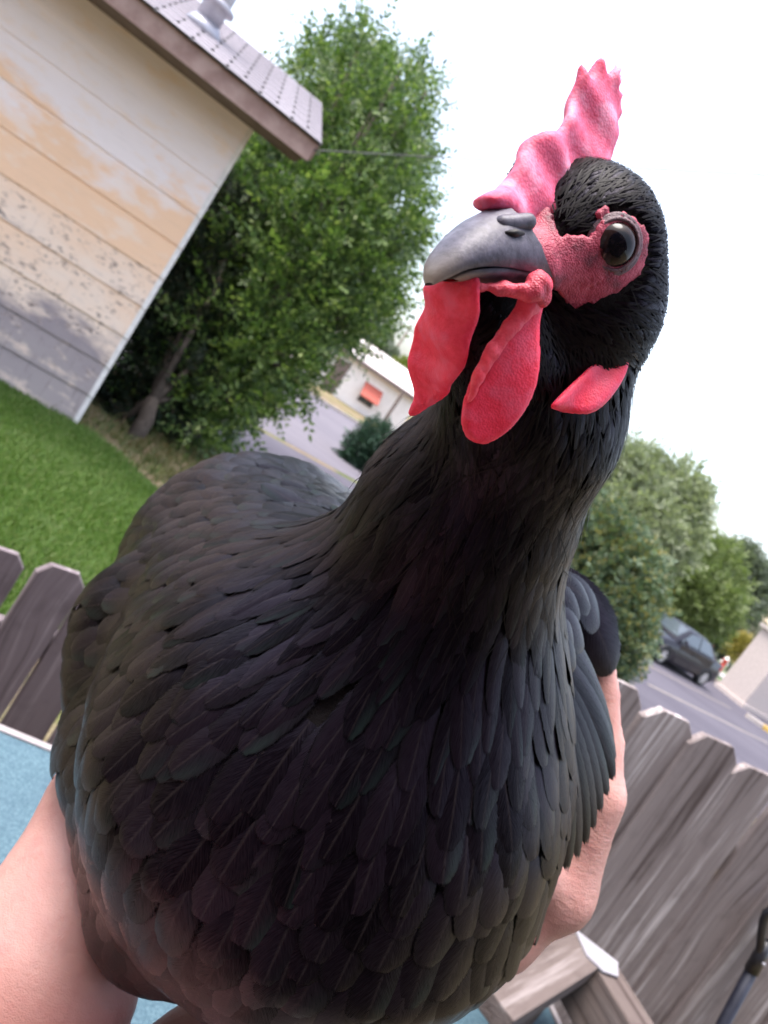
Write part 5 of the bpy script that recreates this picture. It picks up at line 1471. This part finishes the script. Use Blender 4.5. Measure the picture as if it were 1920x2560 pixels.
# no feathers on bare skin, beak or under the comb
bad = (face_mask(root) < 0.0003) & (np.linalg.norm(root - skull, axis=1) < 0.04)
bad |= comb_base(root) < 0.0008
bad |= ((root - HB) @ ha > -0.002) & (np.linalg.norm(root - HB, axis=1) < 0.016) & ((root - HB) @ hb_ > -0.010)
bad |= np.linalg.norm(root - eye_c, axis=1) < 0.0085
rpx, rpy, rdz = project(root)
bad |= (sd_poly(np.stack([rpx, rpy], 1), lobe_vis) < 2) & (rdz < 0.24)
root = root[~bad]
q_ = qpar(root)
nF = len(root)
L = np.interp(q_, qs, Lt) * rng.uniform(0.92, 1.1, nF); Wd = np.interp(q_, qs, Wt) * rng.uniform(0.85, 1.18, nF)
D = flow(root) ; D /= np.linalg.norm(D, axis=1, keepdims=True)
rows = np.array([0, 0.25, 0.5, 0.72, 0.87, 0.96, 1.0]); cols = np.array([-1, -0.5, 0, 0.5, 1.0])
prof_round = np.array([0.45, 0.86, 1.0, 0.98, 0.80, 0.48, 0.10]); prof_point = np.array([0.5, 0.9, 1.0, 0.86, 0.58, 0.28, 0.05])
def build_feathers(P, D, L, Wd, point, lift, o0, cup, jitter=0.11, curl=None):
    """feathers laid along the surface; returns verts (n, 35, 3)"""
    n = len(P)
    N = grad(P)
    T = D - N * (D * N).sum(1, keepdims=True); T /= np.linalg.norm(T, axis=1, keepdims=True) + 1e-9
    ja = rng.normal(0, jitter, n)[:, None]
    T = T * np.cos(ja) + np.cross(N, T) * np.sin(ja)
    Q = P.copy(); out = np.zeros((n, len(rows), len(cols), 3))
    prev = 0.0
    lf = lift * rng.uniform(0.90, 1.12, n)
    tw = rng.normal(0, 0.09, n)
    for k, s in enumerate(rows):
        if k:
            Q = Q + T * (L * (s - prev))[:, None]
            sd_ = body_sdf(Q); N = grad(Q); Q = Q - N * (sd_)[:, None]
            T = T - N * (T * N).sum(1, keepdims=True); T /= np.linalg.norm(T, axis=1, keepdims=True) + 1e-9
        prev = s
        c_ = Q + N * (o0 + lf * L * s - 0.05 * L * s * s)[:, None]
        S = np.cross(N, T)
        w = Wd * (prof_round[k] * (1 - point) + prof_point[k] * point)
        S2 = S * np.cos(tw * s)[:, None] + N * np.sin(tw * s)[:, None]
        for j, x in enumerate(cols):
            out[:, k, j] = c_ + S2 * (w * x)[:, None] - N * (cup * w * x * x)[:, None]
    return out.reshape(n, -1, 3)
nr_, nc_ = len(rows), len(cols)
fq = np.array([(i * nc_ + j, i * nc_ + j + 1, (i + 1) * nc_ + j + 1, (i + 1) * nc_ + j) for i in range(nr_ - 1) for j in range(nc_ - 1)])
fuv = np.array([(x * 0.5 + 0.5, s) for s in rows for x in cols])
point = np.interp(q_, [0, cum[4], QT, QT + 0.05, QT + 0.09], [1, 1, 0.7, 0.25, 0.0])
lift = np.interp(q_, [0, 0.05, cum[4], QT, QT + 0.1, QT + 0.3], [0.04, 0.04, 0.055, 0.09, 0.115, 0.095])
FV = build_feathers(root, D, L, Wd, point, lift, np.full(nF, 0.0002), np.interp(q_, [0, QT, QT + 0.08], [0.10, 0.12, 0.16]))
# the 300 that show largest are parts of their own
px_, py_, dz_ = project(FV[:, 17])
Nn = grad(FV[:, 17]); vd = CP - FV[:, 17]; vd /= np.linalg.norm(vd, axis=1, keepdims=True)
facing = (Nn * vd).sum(1)
score = L * Wd / dz_ ** 2 * np.clip(facing, 0, 1) * ((px_ > 0) & (px_ < 1920) & (py_ > 0) & (py_ < 2560))
order = np.argsort(-score)
big, rest = order[:300], order[300:]
for i in big:
    hob('feather', mesh_np('feather', FV[i], fq, uv=fuv), M_feather)
nR = len(rest)
allf = (fq[None] + (np.arange(nR) * nr_ * nc_)[:, None, None]).reshape(-1, 4)
hob('plumage', mesh_np('plumage', FV[rest].reshape(-1, 3), allf, uv=np.tile(fuv, (nR, 1))), M_feather, kind='stuff')
# loose hair-like wisps that soften the head, neck and outline
wi = np.concatenate([rng.choice(np.where(q_ < cum[4] - 0.01)[0], 4200), rng.choice(np.where((q_ >= cum[4] - 0.01) & (q_ < QT))[0], 500)])
wr_ = root[wi] + rng.normal(0, 0.0012, (len(wi), 3)); wN = grad(wr_); wr_ = wr_ - wN * body_sdf(wr_)[:, None]
okw = (face_mask(wr_) > 0.0004) & (np.linalg.norm(wr_ - eye_c, axis=1) > 0.009) & (comb_base(wr_) > 0.0008)
wr_, wi = wr_[okw], wi[okw]
wD = flow(wr_)
WV = build_feathers(wr_, wD, L[wi] * rng.uniform(0.5, 0.95, len(wi)), np.full(len(wi), 0.00020), np.ones(len(wi)), lift[wi] * rng.uniform(1.0, 2.6, len(wi)), np.full(len(wi), 0.0004), np.zeros(len(wi)), jitter=0.3)
allw = (fq[None] + (np.arange(len(wi)) * nr_ * nc_)[:, None, None]).reshape(-1, 4)
hob('wisps', mesh_np('wisps', WV.reshape(-1, 3), allw), m_noise('wisp', (0.004, 0.003, 0.0035), (0.010, 0.0075, 0.0085), 300, 0.5, 0.0, spec=0.12), kind='stuff')
print('feathers', nF, 'chain', cum)

# ---- flight feathers and coverts of the near wing, and loose back feathers: explicit quills
def quill(name, a_px, b_px, da, db, w, bend=0.06, point=0.35, par=None):
    a_ = at(*a_px, da); b_ = at(*b_px, db)
    d = b_ - a_; ln = np.linalg.norm(d); tdir = d / ln
    m_ = (a_ + b_) / 2
    nrm = unit(unit(CP - m_) * 0.75 + grad(m_[None])[0] * 0.6); nrm = unit(nrm - tdir * (nrm @ tdir)); S = np.cross(nrm, tdir)
    rs = np.linspace(0, 1, 11); pr_r = np.interp(rs, rows, prof_round); pr_p = np.interp(rs, rows, prof_point)
    vs, us = [], []
    tw = rng.normal(0, 0.1)
    for k, s in enumerate(rs):
        c_ = a_ + d * s + nrm * (bend * ln * 4 * s * (1 - s)) + S * (0.03 * ln * math.sin(math.pi * s))
        ww = w * (pr_r[k] * (1 - point) + pr_p[k] * point)
        for x in cols:
            vs.append(c_ + S * ww * x + nrm * (tw * ww * x * s) - nrm * 0.22 * ww * x * x); us.append((x * 0.5 + 0.5, s))
    f = [(i * nc_ + j, i * nc_ + j + 1, (i + 1) * nc_ + j + 1, (i + 1) * nc_ + j) for i in range(10) for j in range(nc_ - 1)]
    return hob(name, mesh_np(name, np.array(vs), np.array(f), uv=np.array(us)), M_feather, par)
tips = [(1512, 1770), (1528, 1815), (1538, 1860), (1543, 1905), (1540, 1955), (1525, 1995), (1508, 2035), (1490, 2080), (1470, 2120), (1448, 2155), (1420, 2185), (1390, 2210), (1358, 2235)]
for k, tp in enumerate(tips):
    f_ = k / (len(tips) - 1.0)
    rp = (1372 - 4 * math.sin(f_ * 3) - 26 * f_, 1545 + 215 * f_)
    quill('wing_feather', rp, tp, 0.322 - 0.036 * f_, 0.356 - 0.036 * f_, 0.0072 - 0.0008 * f_, 0.035, 0.45)
for a_, b_, d1, d2, w in [((1405, 1435), (1525, 1655), .372, .388, .0150), ((1412, 1455), (1532, 1690), .368, .384, .0130), ((1400, 1440), (1500, 1570), .352, .368, .0115), ((1385, 1450), (1478, 1520), .338, .354, .0095),
                          ((1372, 1470), (1452, 1545), .326, .340, .0085), ((1368, 1520), (1462, 1620), .316, .334, .0085), ((1368, 1545), (1435, 1615), .308, .322, .0070), ((1366, 1590), (1440, 1672), .303, .318, .0075), ((1362, 1560), (1410, 1600), .305, .312, .0055)]:
    quill('covert', a_, b_, d1, d2, w, 0.08, 0.0)
for a_, b_, d1, d2, w in [((860, 1330), (650, 1205), .36, .40, .0060), ((870, 1300), (700, 1200), .40, .43, .0060), ((850, 1270), (640, 1160), .46, .49, .0085)]:
    quill('back_feather', a_, b_, d1, d2, w, 0.05)

# ================================================================== PERSON (two bare forearms and hands)
A = [(at(103, 2445, .36), .0470), (at(287, 2017, .41), .0325), (at(420, 1850, .44), .026)]
sh1, sh2, chest, pelvis, hd = np.array([-0.36, -0.40, 1.64]), np.array([0.00, -0.40, 1.64]), np.array([-0.18, -0.42, 1.52]), np.array([-0.18, -0.43, 1.18]), np.array([-0.18, -0.37, 1.90])
def torso_sdf(P):
    d = smin(sd_ell(P, chest, np.eye(3), (0.165, 0.115, 0.22)), sd_ell(P, pelvis, np.eye(3), (0.165, 0.12, 0.17)), 0.06)
    d = smin(d, sd_cone(P, sh1, sh2, 0.058, 0.058), 0.04)
    return smin(d, sd_cone(P, np.array([-0.18, -0.41, 1.66]), hd - np.array([0, 0.01, 0.06]), 0.058, 0.052), 0.03)
def legs_sdf(P):
    d = None
    for sx in (-1, 1):
        hip, knee, ank, toe = [np.array([-0.18 + sx * x, y, z]) for x, y, z in ((0.09, -0.43, 1.14), (0.10, -0.40, 0.76), (0.10, -0.44, 0.385), (0.12, -0.26, 0.335))]
        l = smin(sd_cone(P, hip, knee, 0.085, 0.058), sd_cone(P, knee, ank, 0.058, 0.040), 0.03)
        l = smin(l, sd_cone(P, ank - np.array([0, 0.03, 0.04]), toe, 0.038, 0.032), 0.02)
        d = l if d is None else np.minimum(d, l)
    return d
el1, el2 = at(-120, 2950, 0.27), at(150, 3050, 0.30)
def trunk_sdf(P):
    d = smin(sd_cone(P, el1, A[0][0], 0.046, A[0][1]), sd_cone(P, sh1, el1, 0.062, 0.046), 0.02)
    d = smin(d, torso_sdf(P), 0.03)
    d = smin(d, legs_sdf(P), 0.03)
    d = smin(d, smin(sd_ell(P, hd, np.eye(3), (0.075, 0.095, 0.115)), sd_cone(P, hd + np.array([0, 0.092, -0.01]), hd + np.array([0, 0.108, -0.03]), 0.010, 0.013), 0.02), 0.02)
    return smin(d, sd_cone(P, sh2, el2, 0.060, 0.044), 0.02)
def hands_sdf(P):
    d = sd_cone(P, A[0][0], A[1][0], A[0][1], A[1][1])
    d = smin(d, sd_cone(P, A[1][0], A[2][0], A[1][1], A[2][1]), 0.015)
    # fingers of one hand curl under the hen's far side
    for k, (x, y, dd) in enumerate(((560, 1790, .47), (600, 1830, .46), (630, 1880, .445), (650, 1930, .43))):
        d = smin(d, sd_cone(P, A[2][0], at(x, y, dd), 0.014, 0.0085), 0.008)
    wr, mid = at(1235, 2300, .42), at(900, 2405, .42)
    d2 = smin(sd_cone(P, el2, at(545, 2735, .36), 0.044, 0.0375), sd_cone(P, at(545, 2735, .36), mid, 0.0375, 0.029), 0.02)
    d2 = smin(d2, sd_cone(P, mid, wr, 0.029, 0.0265), 0.02)
    return smin(d, d2, 0.004), wr
def arm_sdf(P):
    sh_ = P.shape[:-1]; P = P.reshape(-1, 3)
    d, wr = hands_sdf(P)
    m = P[:, 1] < 0.22
    if m.any(): d[m] = smin(d[m], trunk_sdf(P[m]), 0.02)
    m = (P[:, 1] > 0.24) & (np.linalg.norm(P - at(1460, 2000, .42), axis=1) < 0.15)
    if m.any(): d[m] = smin(d[m], palm_sdf(P[m], wr), 0.008)
    return d.reshape(sh_)
def palm_sdf(P, wr):
    heel = at(1392, 2225, .412)
    d2 = sd_cone(P, wr, heel, 0.0255, 0.0180)
    kn = [(at(1503, 1992, .405), .0130), (at(1478, 1985, .424), .0128), (at(1455, 1990, .442), .0122), (at(1420, 2010, .458), .0112)]
    for i, (kc, kr) in enumerate(kn):
        d2 = smin(d2, sd_cone(P, heel if i < 2 else wr, kc, 0.0175, kr), 0.010)
    fing = [[(1513, 1860, .411, .0098), (1506, 1730, .414, .0088), (1499, 1606, .412, .0074)],
            [(1500, 1850, .432, .0100), (1494, 1710, .436, .0090), (1488, 1575, .432, .0076)],
            [(1475, 1860, .452, .0096), (1470, 1730, .455, .0086), (1462, 1600, .450, .0072)],
            [(1440, 1890, .468, .0085), (1430, 1780, .470, .0076), (1420, 1690, .466, .0066)]]
    for (kc, kr), ch in zip(kn, fing):
        f_ = None; pa, ra = kc, kr * 0.92
        for x, y, dd, r_ in ch:
            pb_ = at(x, y, dd); s_ = sd_cone(P, pa, pb_, ra, r_)
            s_ = np.minimum(s_, sd_ball(P, pa, ra * 1.04))
            f_ = s_ if f_ is None else smin(f_, s_, 0.003)
            pa, ra = pb_, r_
        d2 = smin(d2, f_, 0.004)
    th = smin(sd_cone(P, heel, at(1300, 2150, .385), 0.016, 0.0115), sd_cone(P, at(1300, 2150, .385), at(1235, 2010, .375), 0.0110, 0.0085), 0.004)
    return smin(d2, th, 0.006)
t = NT('skin')
p = t.tc(); n1 = t.noise(p, 14, 4, 0.6); n2 = t.noise(p, 70, 5, 0.65); n3 = t.noise(t.map(p, (160, 160, 420), rot=(0.6, 0.3, 0.4)), 1.0, 4, 0.6)
vo = t.new('TexVoronoi', Vector=p, Scale=1400.0)
c = t.mix(t.range(n1, 0.35, 0.65), (0.50, 0.255, 0.225), (0.56, 0.30, 0.265)); c = t.mix(t.range(n2, 0.48, 0.72, 0, 0.55), c, (0.46, 0.20, 0.185))
h = t.math('ADD', t.math('MULTIPLY', n2, 0.8), t.math('ADD', t.math('MULTIPLY', n3, 0.4), t.math('MULTIPLY', vo.outputs['Distance'], 0.12)))
t.done(c, 0.48, t.bump(h, 0.4, 0.003), Subsurface_Weight=0.15, Subsurface_Scale=0.006, Specular_IOR_Level=0.4)
M_skin = t.m
lo, hi = np.array([-0.52, -0.62, 0.28]), np.array([0.38, 0.56, 2.06])
pm = sdf_mesh('person', arm_sdf, lo, hi, 0.0048)
per = ob('person', pm, M_skin, label='person reaching in with bare arms to hold the black hen', cat='person')
def shirt(P):
    d = torso_sdf(P); el1, el2 = at(-120, 2950, 0.27), at(150, 3050, 0.30)
    for a_, b_ in ((sh1, el1), (sh2, el2)): d = smin(d, sd_cone(P, a_, a_ + (b_ - a_) * 0.45, 0.064, 0.058), 0.03)
    return np.maximum(np.maximum(d - 0.012 - 0.003 * np.sin(P[..., 2] * 60 + P[..., 0] * 25), 1.05 - P[..., 2]), P[..., 2] - 1.715)
ob('shirt', sdf_mesh('shirt', shirt, (-0.56, -0.62, 1.0), (0.2, 0.2, 1.8), 0.009), m_noise('navy_cotton', (0.02, 0.025, 0.05), (0.035, 0.04, 0.07), 60, 0.9, 0.2, 0.002), per)
ob('trousers', sdf_mesh('trousers', lambda P: np.maximum(np.maximum(smin(legs_sdf(P), sd_ell(P, pelvis, np.eye(3), (0.165, 0.12, 0.17)), 0.04) - 0.010, P[..., 2] - 1.20), 0.40 - P[..., 2]), (-0.45, -0.62, 0.33), (0.1, -0.2, 1.3), 0.009), m_noise('dark_denim', (0.02, 0.024, 0.04), (0.035, 0.04, 0.06), 80, 0.9, 0.2, 0.002), per)
ob('hair', sdf_mesh('hair', lambda P: np.maximum(sd_ell(P, hd + np.array([0, -0.012, 0.012]), np.eye(3), (0.084, 0.100, 0.120)), np.minimum(hd[2] + 0.055 - P[..., 2], P[..., 1] - hd[1] - 0.01) * 0.9), hd - 0.16, hd + 0.16, 0.006), m_noise('brown_hair', (0.03, 0.018, 0.012), (0.05, 0.03, 0.02), 200, 0.6, 0.5, 0.003), per)
nl = at(1512, 1600, .4065)
nax = [unit(im_u), unit(im_r * 0.85 - fw * 0.5), unit(np.cross(im_u, im_r * 0.85 - fw * 0.5))]
ob('fingernail', sdf_mesh('fingernail', lambda P: sd_ell(P, at(1526, 1588, .4085), nax, (0.0066, 0.0014, 0.0046)), nl - 0.014, nl + 0.014, 0.0007), NT('nail').done((0.55, 0.40, 0.36), 0.3), per)
print('scene built', len(bpy.data.objects))
